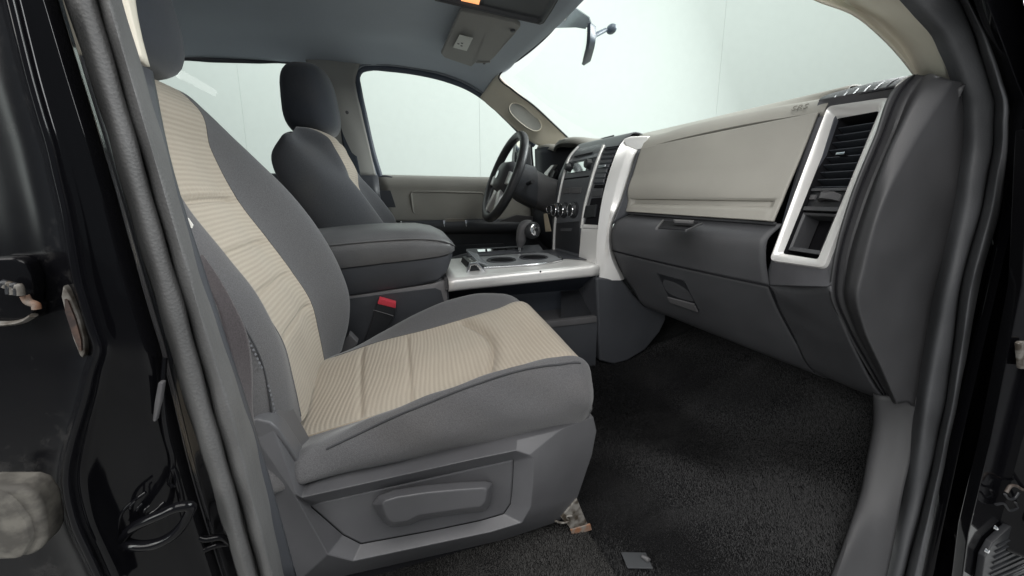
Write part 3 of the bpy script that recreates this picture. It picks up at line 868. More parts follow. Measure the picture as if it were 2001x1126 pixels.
# recessed pad framed by a soft bead
pad = [(806, 377), (940, 380), (942, 420), (811, 416)]
rings('insert_pad', [[P(u, v, y=1.986) for u, v in [(803, 374), (944, 377), (946, 423), (808, 419)]], [P(u, v, y=1.980) for u, v in [(804, 375), (943, 378), (945, 422), (809, 418)]], [P(u, v, y=1.992) for u, v in pad]], M_TAUPE, door_l, cap0=False, bevel=0.003)
tube('pad_bead', [P(u, v, y=1.982) for u, v in ((806, 374), (870, 375), (942, 377), (946, 382), (947, 418), (943, 423), (880, 421), (812, 419), (807, 414), (803, 380))], 0.0055, M_TAUPE, door_l, n=8, closed=True)
# armrest
rows = [px([(784, 433, 1.985), (900, 428, 1.985), (1100, 428, 1.985)]), px([(784, 434, 1.95), (900, 431, 1.94), (1100, 431, 1.94)]), px([(784, 442, 1.935), (900, 440, 1.925), (1100, 440, 1.925)]), px([(785, 455, 1.94), (900, 452, 1.93), (1100, 452, 1.93)]), px([(785, 460, 1.98), (900, 458, 1.98), (1100, 458, 1.98)])]
patch('armrest', rows, 18, 16, M_CONS, door_l)
for u in (868, 911):
    prism('armrest_trim', px([(u - 2.5, 431), (u + 2, 431), (u + 1.5, 443), (u - 0.5, 443)], y=1.921), (0, 0.006, 0), M_CHROME, door_l, bevel=0.001)
prism('pull_cup', px([(870, 428), (908, 427), (910, 434), (869, 434)], y=1.936), (0, 0.02, 0), M_TAUPED, door_l, bevel=0.002)
prism('lower_panel', px([(750, 455), (1110, 452), (1120, 660), (770, 660)], y=1.975), (0, 0.03, 0), M_CONS, door_l)
prism('map_pocket', px([(880, 480), (985, 476), (990, 520), (885, 520)], y=1.955), (0, 0.02, 0), M_CONS, door_l, bevel=0.004)
# lens shaped speaker pad / door grab behind the shifter
prism('door_handle', px([(975, 432), (1010, 420), (1050, 424), (1070, 434), (1020, 436)], y=1.93), (0, 0.02, 0), M_MID, door_l, bevel=0.004)
# driver side rear door
rdoor = thing('car_door', 'rear door on the driver side with a wide pale window', 'door', (-0.65, 2.02, 0.15))
rw = [(262, 380), (268, 250), (288, 138), (304, 122), (330, 115), (420, 117), (500, 119), (570, 122), (592, 130), (606, 146), (612, 180), (626, 260), (640, 350)]
tube('window_frame', [P(u, v, y=2.0) for u, v in rw], 0.012, plastic('rear frame slate', (0.05, 0.055, 0.065), 0.5, bump=0), rdoor, n=10, samples=70, flat=0.7)
gl = [P(u, v, y=2.004) for u, v in rw] + [P(640, 360, y=2.004), P(262, 400, y=2.004)]
obj('window_glass', gl, [tuple(range(len(gl)))], M_GLASS, rdoor)
a0 = P(262, 352, y=1.99); a1 = P(660, 346, y=1.99)
box('upper_panel', (-1.08, 1.985, 0.0), (-0.20, 2.04, 0.80), M_CONS, rdoor, bevel=0.01, seg=3)
box('rear_quarter', (-1.13, 1.99, 0.7), (-1.05, 2.04, 1.25), M_CONS, rdoor, bevel=0.005)

# wing mirror outside the driver window
wm = thing('wing_mirror', 'black wing mirror outside the driver window, behind the steering wheel', 'wing mirror', P(1028, 345, y=2.12))
hs = [(1012, 258), (1024, 254), (1036, 262), (1040, 300), (1041, 345), (1018, 346), (1004, 338), (1006, 300)]
prism('housing', [P(u, v, y=2.14) for u, v in hs], (0.03, 0.16, 0), M_DASHB, wm, bevel=0.012, seg=3)
prism('mirror_glass', [P(u, v, y=2.138) for u, v in [(1008, 276), (1030, 262), (1034, 285), (1026, 336), (1008, 334)]], (0, 0.004, 0), M_MIRROR, wm)
tube('window_post', px([(1037, 268), (1040, 310), (1044, 350)], y=2.0), 0.006, M_DASHB, door_l, n=8, samples=8)

# ================================================================== SEATS
def herm_at(pts, par, ts):
    p = np.array([list(q) for q in pts], float); m = len(p)
    k = np.clip(np.searchsorted(par, ts, side='right') - 1, 0, m - 2)
    h = par[1:] - par[:-1]
    s = ((ts - par[k]) / h[k])[:, None]
    sl = np.diff(p, axis=0) / h[:, None]
    T = np.zeros_like(p); T[0], T[-1] = sl[0], sl[-1]
    for i in range(1, m - 1):
        T[i] = (sl[i - 1] * h[i] + sl[i] * h[i - 1]) / (h[i] + h[i - 1])
    hk = h[k][:, None]
    return ((2 * s**3 - 3 * s**2 + 1) * p[k] + (s**3 - 2 * s**2 + s) * hk * T[k] + (-2 * s**3 + 3 * s**2) * p[k + 1] + (s**3 - s**2) * hk * T[k + 1])


def seg_grid(rows, nu, segs):
    pv = avg_par(rows)
    ts = np.concatenate([np.linspace(pv[i], pv[i + 1], n, endpoint=False) for i, n in enumerate(segs)] + [[1.0]])
    A = np.array([herm_at(r, pv, ts) for r in rows])
    pu = avg_par([[A[i, j] for i in range(A.shape[0])] for j in range(A.shape[1])])
    tu = np.linspace(0, 1, nu)
    B = np.stack([herm_at(A[:, j], pu, tu) for j in range(A.shape[1])], axis=1)
    return B


def cushion_rows():
    S = [  # c0, c2, c3, c5, c6 in the picture
        ((608, 945), (612, 888), (562, 866), (645, 700), (672, 690)),
        ((740, 918), (740, 828), (690, 826), (740, 668), (745, 650)),
        ((880, 888), (880, 770), (830, 784), (830, 645), (820, 610)),
        ((1010, 858), (1010, 726), (970, 742), (910, 622), (890, 583)),
        ((1100, 835), (1090, 712), (1060, 717), (970, 604), (950, 573)),
        ((1140, 822), (1140, 712), (1128, 708), (1018, 591), (1000, 581))]
    rows = []
    for a, b_, c_, d, e in S:
        q0 = P(*a, y=0.585); q2 = P(*b_, y=0.572); q3 = P(*c_, y=0.650); q5 = P(*d, y=0.905); q6 = P(*e, y=0.98)
        q0b = q0 + Vector((0, 0.02, -0.06))
        q1 = (q0 + q2) / 2; q1.y = 0.556
        q4 = (q3 + q5) / 2 + Vector((0, 0, 0.000))
        q7 = Vector((q6.x, 1.028, q6.z - 0.035)); q8 = Vector((q6.x, 1.035, 0.25))
        rows.append([q0b, q0, q1, q2, q3, q4, q5, q6, q7, q8])
    rear = [p + Vector((-0.07, 0, -0.012)) for p in rows[0]]
    def fwd(r, dx, dz, k):
        out = []
        for i, p in enumerate(r):
            yy = {0: 0.02, 1: 0.02, 2: 0.022, 3: 0.016, 4: 0.004, 5: 0, 6: 0, 7: -0.008, 8: -0.02, 9: -0.02}[i] * k
            g = {0: 0.2, 1: 0.25, 2: 0.55, 3: 1, 4: 1, 5: 1, 6: 1, 7: 1, 8: 0.6, 9: 0.2}[i]
            ddx = dx * (0.75 if i < 3 else 1)
            out.append(p + Vector((ddx, yy, dz * g)))
        return out
    L_ = rows[-1]
    rows = [rear] + rows + [fwd(L_, 0.020, -0.022, 0.6), fwd(L_, 0.031, -0.065, 1.3), fwd(L_, 0.022, -0.125, 2.2), fwd(L_, -0.01, -0.17, 3)]
    return rows


def gauss(d, w_): return math.exp(-(d / w_) ** 2)


def cushion_disp(G, amp=1.0):
    N = normals(G)
    n, m = G.shape[:2]
    out = G.copy()
    for i in range(n):
        for j in range(m):
            x, y, z = G[i, j]
            if 0.63 < y < 0.925:
                e = min(1, max(0, (y - 0.652) / 0.018)) * min(1, max(0, (0.903 - y) / 0.018))
                xs = 0.128 + 0.058 * (1 - ((y - 0.775) / 0.13) ** 2)
                d = -0.0055 * gauss(x + 0.088 + 0.01 * math.sin(y * 9), 0.005) - 0.0055 * gauss(x - 0.004, 0.005) - 0.010 * gauss(x - xs, 0.007)
                t = min(1, max(0, (x - xs) / 0.03)); d += 0.009 * t * t * (3 - 2 * t) * (1 if x < 0.36 else 0)
                d += 0.0015 * math.sin(x * 23 + y * 11) * math.sin(y * 31)
                sg = 1 if N[i, j][2] > 0 else -1
                out[i, j] += N[i, j] * d * e * sg * amp
            elif y < 0.60 and z > 0.27:
                sg = -1 if N[i, j][1] > 0 else 1
                out[i, j] += N[i, j] * sg * 0.0022 * math.sin(x * 34 + z * 20) * math.sin(z * 60 + x * 8) * amp
    return out


BK_OUT = [(561, 835), (561, 760), (545, 678), (504, 582), (441, 500), (352, 384), (312, 262), (285, 149)]


def back_rows():
    ins = [(-0.183, 0.318), (-0.190, 0.40), (-0.199, 0.470), (-0.230, 0.542), (-0.268, 0.614), (-0.316, 0.702), (-0.350, 0.80), (-0.366, 0.882)]
    crest = [(-0.160, 0.318), (-0.137, 0.39), (-0.131, 0.455), (-0.147, 0.53), (-0.178, 0.61), (-0.235, 0.708), (-0.312, 0.802), (-0.388, 0.882)]
    rows = []
    for k in range(8):
        b2 = P(*BK_OUT[k], y=0.628)
        b3 = Vector((ins[k][0], 0.675, ins[k][1])); b5 = Vector((ins[k][0], 0.90, ins[k][1]))
        if k == 7: b2 = Vector((-0.366, 0.628, 0.878))
        b4 = (b3 + b5) / 2 + Vector((-0.004, 0, 0))
        b6 = Vector((crest[k][0], 0.985, crest[k][1]))
        th = (0.155, 0.155, 0.155, 0.155, 0.15, 0.135, 0.105, 0.085)[k]
        b1 = b2 + Vector((-0.035, -0.052, -0.004)); b0 = b2 + Vector((-0.13, -0.05, -0.03))
        b7 = b6 + Vector((-0.055, 0.042, -0.012)); b8 = b6 + Vector((-th, 0.03, -0.05))
        bz = b0 + Vector((-0.045, 0.06, -0.02)); b9 = b8 + Vector((-0.02, -0.06, -0.02))
        rows.append([bz, b0, b1, b2, b3, b4, b5, b6, b7, b8, b9])
    top = rows[-1]
    def over(dx, dz, sq):
        out = []
        for i, p in enumerate(top):
            q = p + Vector((dx, 0, dz))
            if i in (0, 1, 2, 8, 9, 10):
                q = p + Vector((dx * 0.35, 0, dz * 0.5))
            q.y = 0.79 + (q.y - 0.79) * sq
            out.append(q)
        return out
    rows += [over(-0.03, 0.030, 0.985), over(-0.075, 0.036, 0.96), over(-0.105, 0.01, 0.93), over(-0.125, -0.06, 0.93)]
    return rows


def back_disp(G, amp=1.0):
    N = normals(G)
    n, m = G.shape[:2]
    out = G.copy()
    for i in range(n):
        for j in range(m):
            x, y, z = G[i, j]
            if 0.655 < y < 0.92 and x > -0.40:
                e = min(1, max(0, (y - 0.677) / 0.018)) * min(1, max(0, (0.898 - y) / 0.018))
                d = 0
                for zs, a in ((0.465, 0.006), (0.540, 0.006), (0.612, 0.007), (0.700, 0.010)):
                    d -= a * gauss(z - zs - 0.006 * math.sin((y - 0.66) * 12), 0.0055)
                d += 0.0014 * math.sin(z * 42 + y * 9) * math.sin(y * 27)
                if 0.69 < z < 0.745: d += 0.0022 * math.sin(y * 520) * gauss(z - 0.714, 0.012)
                sg = 1 if N[i, j][0] > 0 else -1
                out[i, j] += N[i, j] * d * e * sg * amp
    return out


def build_seat(root, fT, dark, detail, cl=M_GREY, brows=None):
    def tf(G):
        return np.array([[list(fT(Vector(p))) for p in r] for r in G])
    G = seg_grid(cushion_rows(), 300 if detail else 70, [3, 8, 8, 8, 16, 16, 8, 6, 4])
    if detail: G = cushion_disp(G)
    e1, e2 = 27, 59      # column where insert starts / ends
    G = tf(G)
    c = grid_obj('seat_cushion', G[:, :e1 + 1], cl, root, ang=70)
    grid_obj('cushion_insert', G[:, e1:e2 + 1], M_RIB, c, ang=70)
    grid_obj('cushion_bolster', G[:, e2:], cl, c, ang=70)
    # seams
    if detail:
        n = G.shape[0]
        a0, a1 = int(n * 0.11), int(n * 0.76)
        lift = lambda p, d: Vector(p) + Vector(d)
        tube('piping', [lift(G[i, 19], (0, -0.0012, 0.0006)) for i in range(a0 + 4, a1, 3)], 0.0017, M_SEAM, c, n=6)
        tube('piping', [lift(G[i, e1], (0, 0, 0.0004)) for i in range(a0, a1, 3)], 0.0016, cloth('piping taupe', (0.33, 0.28, 0.22)), c, n=6)
        tube('piping', [lift(G[i, e2], (0, 0, 0.0004)) for i in range(a0, a1, 3)], 0.0012, M_GREY, c, n=6)
    B = seg_grid(brows if brows else back_rows(), 330 if detail else 80, [3, 5, 6, 8, 24 if detail else 14, 24 if detail else 14, 10, 8, 8, 4])
    if detail: B = back_disp(B)
    f1, f2 = 22, (70 if detail else 50)
    B = B if brows else tf(B)
    b = grid_obj('backrest', B[:, :f1 + 1], cl, root, ang=75)
    grid_obj('backrest_insert', B[:, f1:f2 + 1], M_RIB, b, ang=75)
    grid_obj('backrest_bolster', B[:, f2:], cl, b, ang=75)
    # closing shell at the rear of the backrest
    n = B.shape[0]
    sh = [[Vector(B[i, 0]), (Vector(B[i, 0]) + Vector(B[i, -1])) / 2 + (Vector((-0.02, 0, 0))), Vector(B[i, -1])] for i in range(0, n, 8)]
    patch('backrest_shell', sh, 30, 12, M_CONS, b)
    if detail:
        tube('piping', [Vector(B[i, f1]) for i in range(4, int(n * 0.80), 3)], 0.0013, M_GREY, b, n=6)
        tube('piping', [Vector(B[i, f2]) for i in range(4, int(n * 0.80), 3)], 0.0013, M_GREY, b, n=6)
    return G, B, c, b


pseat = thing('bucket_seat', 'grey cloth front seat with taupe ribbed insert, nearest the open doorway', 'car seat', (0.05, 0.79, 0.0))
pG, pB, pcush, pback = build_seat(pseat, lambda p: p, False, True)
# headrest
def hr_shape(p):
    return Vector((p.x * (1.0 + 0.12 * (p.z / 0.12)) - 0.16 * p.y * p.y / 0.13, p.y * (1 - 0.10 * max(0, p.z) / 0.12), p.z))
hr = blob('headrest', (-0.432, 0.79, 1.035), (0.078, 0.155, 0.125), (0.62, 0.62), M_GREYD, pseat, rot=(0, R(-14), 0), shape=hr_shape)
for dy in (-0.06, 0.06):
    tube('headrest_post', [(-0.42, 0.79 + dy, 0.86), (-0.43, 0.79 + dy, 0.96)], 0.006, M_CHROME, pseat, n=10)

# bolster stitching and cover seams on the door side
def on_back(u, v, G, lift=0.0015):
    """3D point of the seat surface seen at a picture point (nearest vertex of the grid along the sight line)"""
    d = (fw + rt * ((u - U0) / F) + up * (-(v - V0) / F)).normalized()
    best, bp = 1e9, None
    A = G.reshape(-1, 3) - np.array([0, 0, CZ])
    t = A @ np.array(d)
    dist = np.linalg.norm(A - t[:, None] * np.array(d), axis=1)
    near = dist < 0.006
    if near.any():
        idx = np.where(near)[0]
        i = idx[np.argmin(t[idx])]
        tt = t[i]
    else:
        i = int(np.argmin(dist)); tt = t[i]
    return Vector((d.x * tt, d.y * tt, CZ + d.z * tt)) - d * lift
def stitch_line(name, pts, parent, count, mat, r=0.0009):
    q = herm([Vector((u, v, 0)) for u, v in pts], count * 2)
    V = []; Fc = []
    for k in range(0, count * 2 - 1, 2):
        a, b_ = on_back(q[k][0], q[k][1], pB, 0.002), on_back(q[k + 1][0], q[k + 1][1], pB, 0.002)
        if (a - b_).length > 0.03 or (a - b_).length < 1e-5: continue
        s, t = frame_axes(b_ - a); i0 = len(V)
        for e in (a, b_):
            V += [e + s * r + t * r, e - s * r + t * r, e - s * r - t * r, e + s * r - t * r]
        Fc += [(i0, i0 + 1, i0 + 5, i0 + 4), (i0 + 1, i0 + 2, i0 + 6, i0 + 5), (i0 + 2, i0 + 3, i0 + 7, i0 + 6), (i0 + 3, i0, i0 + 4, i0 + 7)]
    return obj(name, V, Fc, mat, parent)
stitch_line('stitching', [(402, 530), (432, 575), (464, 628), (494, 682), (512, 720)], pback, 24, M_STITCH)
stitch_line('stitching', [(524, 752), (534, 790), (540, 828)], pback, 9, M_STITCH)
def surf_tube(name, pts, parent, r, mat, G=None, n=30):
    G = pB if G is None else G
    q = herm([Vector((u, v, 0)) for u, v in pts], n)
    pp = [on_back(a[0], a[1], G, 0.0006) for a in q]
    pp = [(pp[max(i - 1, 0)] + pp[i] * 2 + pp[min(i + 1, len(pp) - 1)]) / 4 for i in range(len(pp))]
    return tube(name, pp, r, mat, parent, n=6)
surf_tube('cover_seam', [(398, 520), (430, 566), (466, 622), (496, 672), (514, 715), (524, 760), (532, 815)], pback, 0.0013, M_SEAM)
# little white tag sewn in the seam
tg = px([(364, 425), (368, 427), (377, 440), (375, 446), (366, 445)], y=0.556)
prism('tag', tg, (0, 0.0015, 0), M_WHITE, pback)

# side cover (plastic valance) with recessed panel and recliner lever
outer = [(478, 822), (530, 826), (598, 946), (800, 905), (930, 879), (1010, 860), (1100, 838), (1160, 815), (1166, 842), (1157, 890), (1129, 972), (1093, 1019), (985, 1055), (876, 1080), (682, 1124), (556, 1160)]
oy = [0.580, 0.575, 0.566, 0.566, 0.566, 0.566, 0.570, 0.595, 0.592, 0.590, 0.590, 0.592, 0.596, 0.598, 0.60, 0.60]
ridge = [(574, 966), (581, 968), (590, 973), (800, 926), (930, 897), (1008, 881), (1035, 890), (1042, 896), (1042, 920), (1041, 950), (1037, 992), (1020, 1022), (960, 1040), (860, 1061), (690, 1097), (640, 1084)]
panel = [(606, 990), (612, 986), (625, 982), (800, 943), (920, 916), (990, 901), (1004, 898), (1004, 905), (1003, 930), (1001, 960), (998, 985), (985, 1005), (940, 1018), (850, 1037), (705, 1064), (670, 1046)]
r_out = [P(u, v, y=y) for (u, v), y in zip(outer, oy)]
r_in = [p + Vector((-0.004 if i > 10 else 0, 0.075, 0.004)) for i, p in enumerate(r_out)]
r_ridge = px(ridge, y=0.547)
r_pan = px(panel, y=0.566)
cover = rings('side_cover', [r_in, r_out, r_ridge, r_pan], M_SKIRT, pseat, cap0=True, cap1=False, bevel=0.0025, seg=3)
ip = px([(612, 991), (617, 988), (628, 984), (800, 947), (920, 920), (988, 905), (1000, 902), (1000, 907), (999, 930), (997, 960), (994, 983), (982, 1001), (938, 1014), (850, 1033), (706, 1060), (673, 1043)], y=0.5655)
rings('cover_panel', [[p + Vector((0, 0.01, 0)) for p in r_pan], [p + Vector((0, 0.0015, 0)) for p in r_pan], ip], M_SKIRT, cover, cap0=False, bevel=0.0008)
# lever
lo_ = [(727, 985), (740, 968), (770, 957), (830, 948), (900, 942), (948, 940), (962, 944), (962, 960), (958, 985), (948, 999), (900, 1004), (822, 1016), (800, 1026), (765, 1030), (748, 1020), (736, 1002)]
lt_ = [(746, 985), (752, 979), (776, 972), (834, 963), (900, 957), (944, 954), (952, 957), (952, 964), (949, 980), (940, 991), (898, 996), (818, 1008), (796, 1019), (768, 1023), (756, 1015), (750, 1000)]
rings('recliner_lever', [px(lo_, y=0.566), px(lo_, y=0.556), px(lt_, y=0.538)], M_SKIRT, cover, cap0=False, bevel=0.003, seg=3)
# recliner cover piece rising behind the cushion
rc = [(480, 826), (500, 818), (528, 826), (545, 840), (572, 880), (606, 936), (606, 960), (575, 950), (540, 900)]
prism('recliner_cover', px(rc, y=0.572), (0, 0.03, 0), M_SKIRT, cover, bevel=0.004, seg=3)
# inner recliner joint beside the console
prism('recliner_joint', px([(664, 676), (682, 652), (700, 670), (690, 684), (655, 700)], y=1.0), (0, 0.03, 0), M_MID, pseat, bevel=0.004)
# seat track foot bolted to the floor
fo = prism('track_foot', px([(1096, 1012), (1128, 975), (1138, 1000), (1152, 1032), (1120, 1042), (1112, 1030)], y=0.585), (0, 0.02, 0), M_STEEL, pseat, bevel=0.002)
prism('foot_edge', px([(1115, 1036), (1154, 1025), (1157, 1036), (1119, 1049)], y=0.583), (0, 0.004, 0), M_RUST, fo, bevel=0.001)
tube('foot_hook', px([(1085, 1018), (1100, 1022), (1112, 1018), (1106, 1010), (1118, 1008)], y=0.584), 0.002, M_STEEL, fo, samples=16)
# frame under the cushion
box('seat_frame', (-0.22, 0.62, 0.055), (0.28, 1.0, 0.26), M_BACK, pseat, bevel=0.01)
box('seat_rail', (-0.25, 0.615, 0.008), (0.33, 0.655, 0.06), M_BACK, pseat, bevel=0.003)
box('seat_rail', (-0.25, 0.94, 0.02), (0.33, 0.98, 0.07), M_BACK, pseat, bevel=0.003)

# driver seat: same pattern, mirrored across the cab, set further forward
def drv(p):
    q = Vector((p.x + 0.165 - (0.22 * (p.z - 0.55) if p.z > 0.36 and p.x < -0.05 else 0.22 * (0.36 - 0.55) * 0), 2.41 - p.y, p.z + (0.015 if p.x < -0.05 else 0.0)))
    if p.z > 0.66 and p.y > 0.92: q.x -= 0.05 * min(1, (p.z - 0.66) / 0.14) * min(1, (p.y - 0.92) / 0.05)
    return q
def driver_back_rows():
    D = [(0.32, 0.02, -0.02, 0.03, -0.17), (0.42, 0.03, -0.02, 0.03, -0.20), (0.52, -0.005, -0.05, 0.0, -0.24), (0.596, -0.051, -0.095, -0.02, -0.28), (0.662, -0.091, -0.13, -0.06, -0.315),
         (0.725, -0.133, -0.158, -0.108, -0.350), (0.792, -0.192, -0.162, -0.168, -0.378), (0.854, -0.248, -0.190, -0.212, -0.378), (0.898, -0.298, -0.216, -0.250, -0.352)]
    rows = []
    for i, (z, cn, it, cf_, re_) in enumerate(D):
        dz = -0.012 if i > 6 else 0
        rows.append([Vector((re_ - 0.01, 1.80, z)), Vector((re_, 1.85, z + dz)), Vector(((cf_ + re_) / 2, 1.865, z + dz)), Vector((cf_, 1.80, z)), Vector((it, 1.735, z + 0.008)), Vector((it - 0.004, 1.62, z + 0.012)), Vector((it - (0.010 if i > 5 else 0), 1.50 - (0.040 if i > 5 else 0), z + 0.008)),
                     Vector((cn, 1.432, z)), Vector((cn * 0.62 + re_ * 0.38, 1.388, z + dz)), Vector((re_, 1.395, z + dz)), Vector((re_ - 0.01, 1.45, z))])
    L_ = rows[-1]
    def over(dx, dz, k):
        return [Vector((p.x * (1 - k) + (-0.315) * k + dx, 1.62 + (p.y - 1.62) * (1 - 0.10 * k), p.z + dz * (1.0 if 3 <= i <= 7 else 0.7))) for i, p in enumerate(L_)]
    return rows + [over(-0.004, 0.018, 0.30), over(-0.004, 0.028, 0.65), over(-0.004, 0.030, 1.0)]
dseat = thing('bucket_seat', 'grey cloth front seat behind the steering wheel, beyond the console', 'car seat', (0.2, 1.62, 0.0))
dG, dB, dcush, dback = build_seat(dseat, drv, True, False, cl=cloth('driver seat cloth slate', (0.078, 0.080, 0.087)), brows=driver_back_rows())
blob('headrest', (-0.288, 1.62, 1.043), (0.084, 0.152, 0.125), (0.60, 0.70), M_GREYD, dseat, rot=(0, R(-3), 0), shape=lambda p: Vector((p.x * (1.0 - 0.10 * p.z / 0.12) - 0.10 * p.y * p.y / 0.13, p.y, p.z)))
for dy in (-0.06, 0.06):
    tube('headrest_post', [(-0.30, 1.62 + dy, 0.88), (-0.30, 1.62 + dy, 0.96)], 0.006, M_CHROME, dseat, n=10)
box('seat_frame', (-0.06, 1.45, 0.03), (0.44, 1.80, 0.27), M_BACK, dseat, bevel=0.01)

# ================================================================== BELTS AND BUCKLE
def ribbon(name, rows, mat, parent=None, thick=0.0016):
    return patch(name, rows, 40, 8, mat, parent, thick=thick)
sb = ribbon('seat_belt', [px([(388, 500, 0.54), (394, 498, 0.548)]), px([(400, 548, 0.528), (424, 540, 0.542)]), px([(424, 600, 0.522), (458, 600, 0.54)]), px([(440, 660, 0.518), (482, 655, 0.54)]), px([(456, 720, 0.515), (491, 720, 0.54)]), px([(476, 800, 0.512), (492, 800, 0.53)]), px([(490, 850, 0.512), (497, 850, 0.53)])], M_BELT)
tag(sb, 'brown seat belt webbing beside the door pillar and passenger backrest', 'seat belt')
lb = thing('seat_belt', 'slate seat belt hanging from the pillar behind the driver headrest', 'seat belt', P(700, 345, y=1.955))
ribbon('webbing', [px([(664, 222, 1.955), (676, 222, 1.955)]), px([(668, 270, 1.955), (688, 268, 1.955)]), px([(676, 310, 1.955), (698, 308, 1.955)]), px([(690, 350, 1.955), (706, 350, 1.955)])], M_BELTD, lb)
prism('guide_cover', px([(656, 176), (666, 178), (672, 196), (672, 214), (664, 222), (656, 222)], y=1.955), (0, 0.015, 0), M_MID, lb, bevel=0.004)
lathe('guide_bolt', [(0, 0.013), (0.008, 0.012), (0.012, 0.008), (0.013, 0)], P(678, 221, y=1.965), (0, -1, 0), M_MID, lb, n=16)
bk = thing('seat_belt_buckle', 'black seat belt buckle with red release button beside the console', 'seat belt buckle', P(716, 662, y=1.035))
prism('buckle_body', px([(737, 592), (773, 602), (771, 618), (752, 650), (728, 690), (705, 684), (722, 640)], y=1.037), (0, 0.018, 0), M_DASHB, bk, bevel=0.003)
prism('release_button', px([(741, 583), (774, 592), (773, 603), (737, 594)], y=1.035), (0, 0.022, 0), M_RED, bk, bevel=0.002)
tube('buckle_seam', px([(729, 606), (750, 612), (769, 618)], y=1.0355), 0.0012, M_MID, bk, samples=8)

# ================================================================== DASHBOARD
dash = thing('dashboard', 'two-tone dashboard, taupe above and dark grey below, with silver framed vents', 'dashboard', (1.0, 1.21, 0.25))

# upper pad (taupe), from the crease above the glove box over the top to the cowl
crease = [(0.612, 0.898, 0.889), (0.64, 0.896, 0.889), (0.72, 0.862, 0.886), (0.83, 0.822, 0.878), (0.93, 0.782, 0.866), (1.03, 0.744, 0.852), (1.12, 0.735, 0.868), (1.22, 0.735, 0.875), (1.36, 0.735, 0.885)]
rows = []
for y, x, z in crease:
    rows.append([(x + 0.012, y, z - 0.012), (x + 0.002, y, z + 0.002), (x + 0.022, y, z + 0.030), (max(x + 0.07, 0.86), y, z * 0.35 + 0.65 * 0.945), (0.97, y, 0.950), (1.08, y, 0.951), (1.30, y, 0.915), (1.42, y, 0.88)])
pad = patch('upper_pad', rows, 50, 40, M_TAUPE, dash, thick=0.004)
# driver side of the pad, carrying the instrument hood
rows = []
for y, x, z in ((1.36, 0.735, 0.885), (1.42, 0.76, 0.90), (1.48, 0.735, 0.925), (1.56, 0.72, 0.938), (1.64, 0.715, 0.938), (1.72, 0.73, 0.92), (1.78, 0.765, 0.925), (1.86, 0.745, 0.945), (1.96, 0.735, 0.95)):
    rows.append([(x + 0.004, y, z - 0.008), (x, y, z), (x + 0.02, y, z + 0.014), (x + 0.1, y, z * 0.5 + 0.48), (1.0, y, 0.955), (1.10, y, 0.955), (1.30, y, 0.915), (1.42, y, 0.88)])
patch('instrument_hood', rows, 40, 30, M_TAUPE, dash, thick=0.006)
# dark cluster and lower dash on the driver side
rows = []
for y, dx in ((1.38, 0.86), (1.5, 0.86), (1.62, 0.86), (1.74, 0.86), (1.80, 0.80), (1.86, 0.745), (1.965, 0.735)):
    rows.append([(dx, y, 0.945), (dx, y, 0.80), (dx - 0.03, y, 0.70), (0.72, y, 0.66), (0.72, y, 0.52), (0.84, y, 0.38), (1.1, y, 0.30)])
patch('driver_side_panel', rows, 20, 30, plastic('cluster black', (0.022, 0.025, 0.032), 0.5, bump=0.1), dash, thick=0.004)
for yc, r_ in ((1.57, 0.056), (1.69, 0.056)):
    lathe('gauge_ring', [(0, r_), (-0.045, r_), (-0.05, r_ - 0.004), (-0.045, r_ - 0.008), (0, r_ - 0.009)], (0.852, yc, 0.80), (1, 0, -0.15), M_SILVER, dash, n=32)
    lathe('gauge_face', [(0, r_ - 0.01), (-0.002, r_ - 0.01), (-0.003, 0)], (0.85, yc, 0.80), (1, 0, -0.15), M_SCREEN, dash, n=28)

prism('gauge_trim', [P(u, v, x=0.74) for u, v in ((1057, 354), (1064, 337), (1077, 323), (1083, 322), (1072, 338), (1066, 355))], (0.02, 0, 0), M_SILVER, dash, bevel=0.002)
prism('gauge_trim', [P(u, v, x=0.75) for u, v in ((1069, 356), (1075, 341), (1082, 330), (1084, 336), (1078, 350), (1075, 358))], (0.02, 0, 0), M_MID, dash, bevel=0.002)

# --- glove box door (taupe) with pressed groove
def gcol(t):
    """x,z of the upper door's near/far edge mixed by t (0 far, 1 near)"""
    return None
far = [P(1255, 291, y=1.03), P(1240, 340, y=1.03), P(1229, 380, y=1.03), P(1230, 392, y=1.03), P(1228, 402, y=1.03), P(1225, 414, y=1.03)]
nea = [P(1600, 222, y=0.62), P(1562, 318, y=0.62), P(1535, 382, y=0.62), P(1530, 395, y=0.62), P(1526, 404, y=0.62), P(1513, 434, y=0.62)]
def door_row(a, b_, bow):
    m1 = a * 0.75 + b_ * 0.25; m2 = a * 0.5 + b_ * 0.5; m3 = a * 0.25 + b_ * 0.75
    m1.x -= bow * 0.75; m2.x -= bow; m3.x -= bow * 0.75
    return [a, m1, m2, m3, b_]
bow = 0.006
G_ = [door_row(a, b_, bow) for a, b_ in zip(far, nea)]
G = grid([G_[0], G_[1], G_[2], G_[5]], 60, 60)
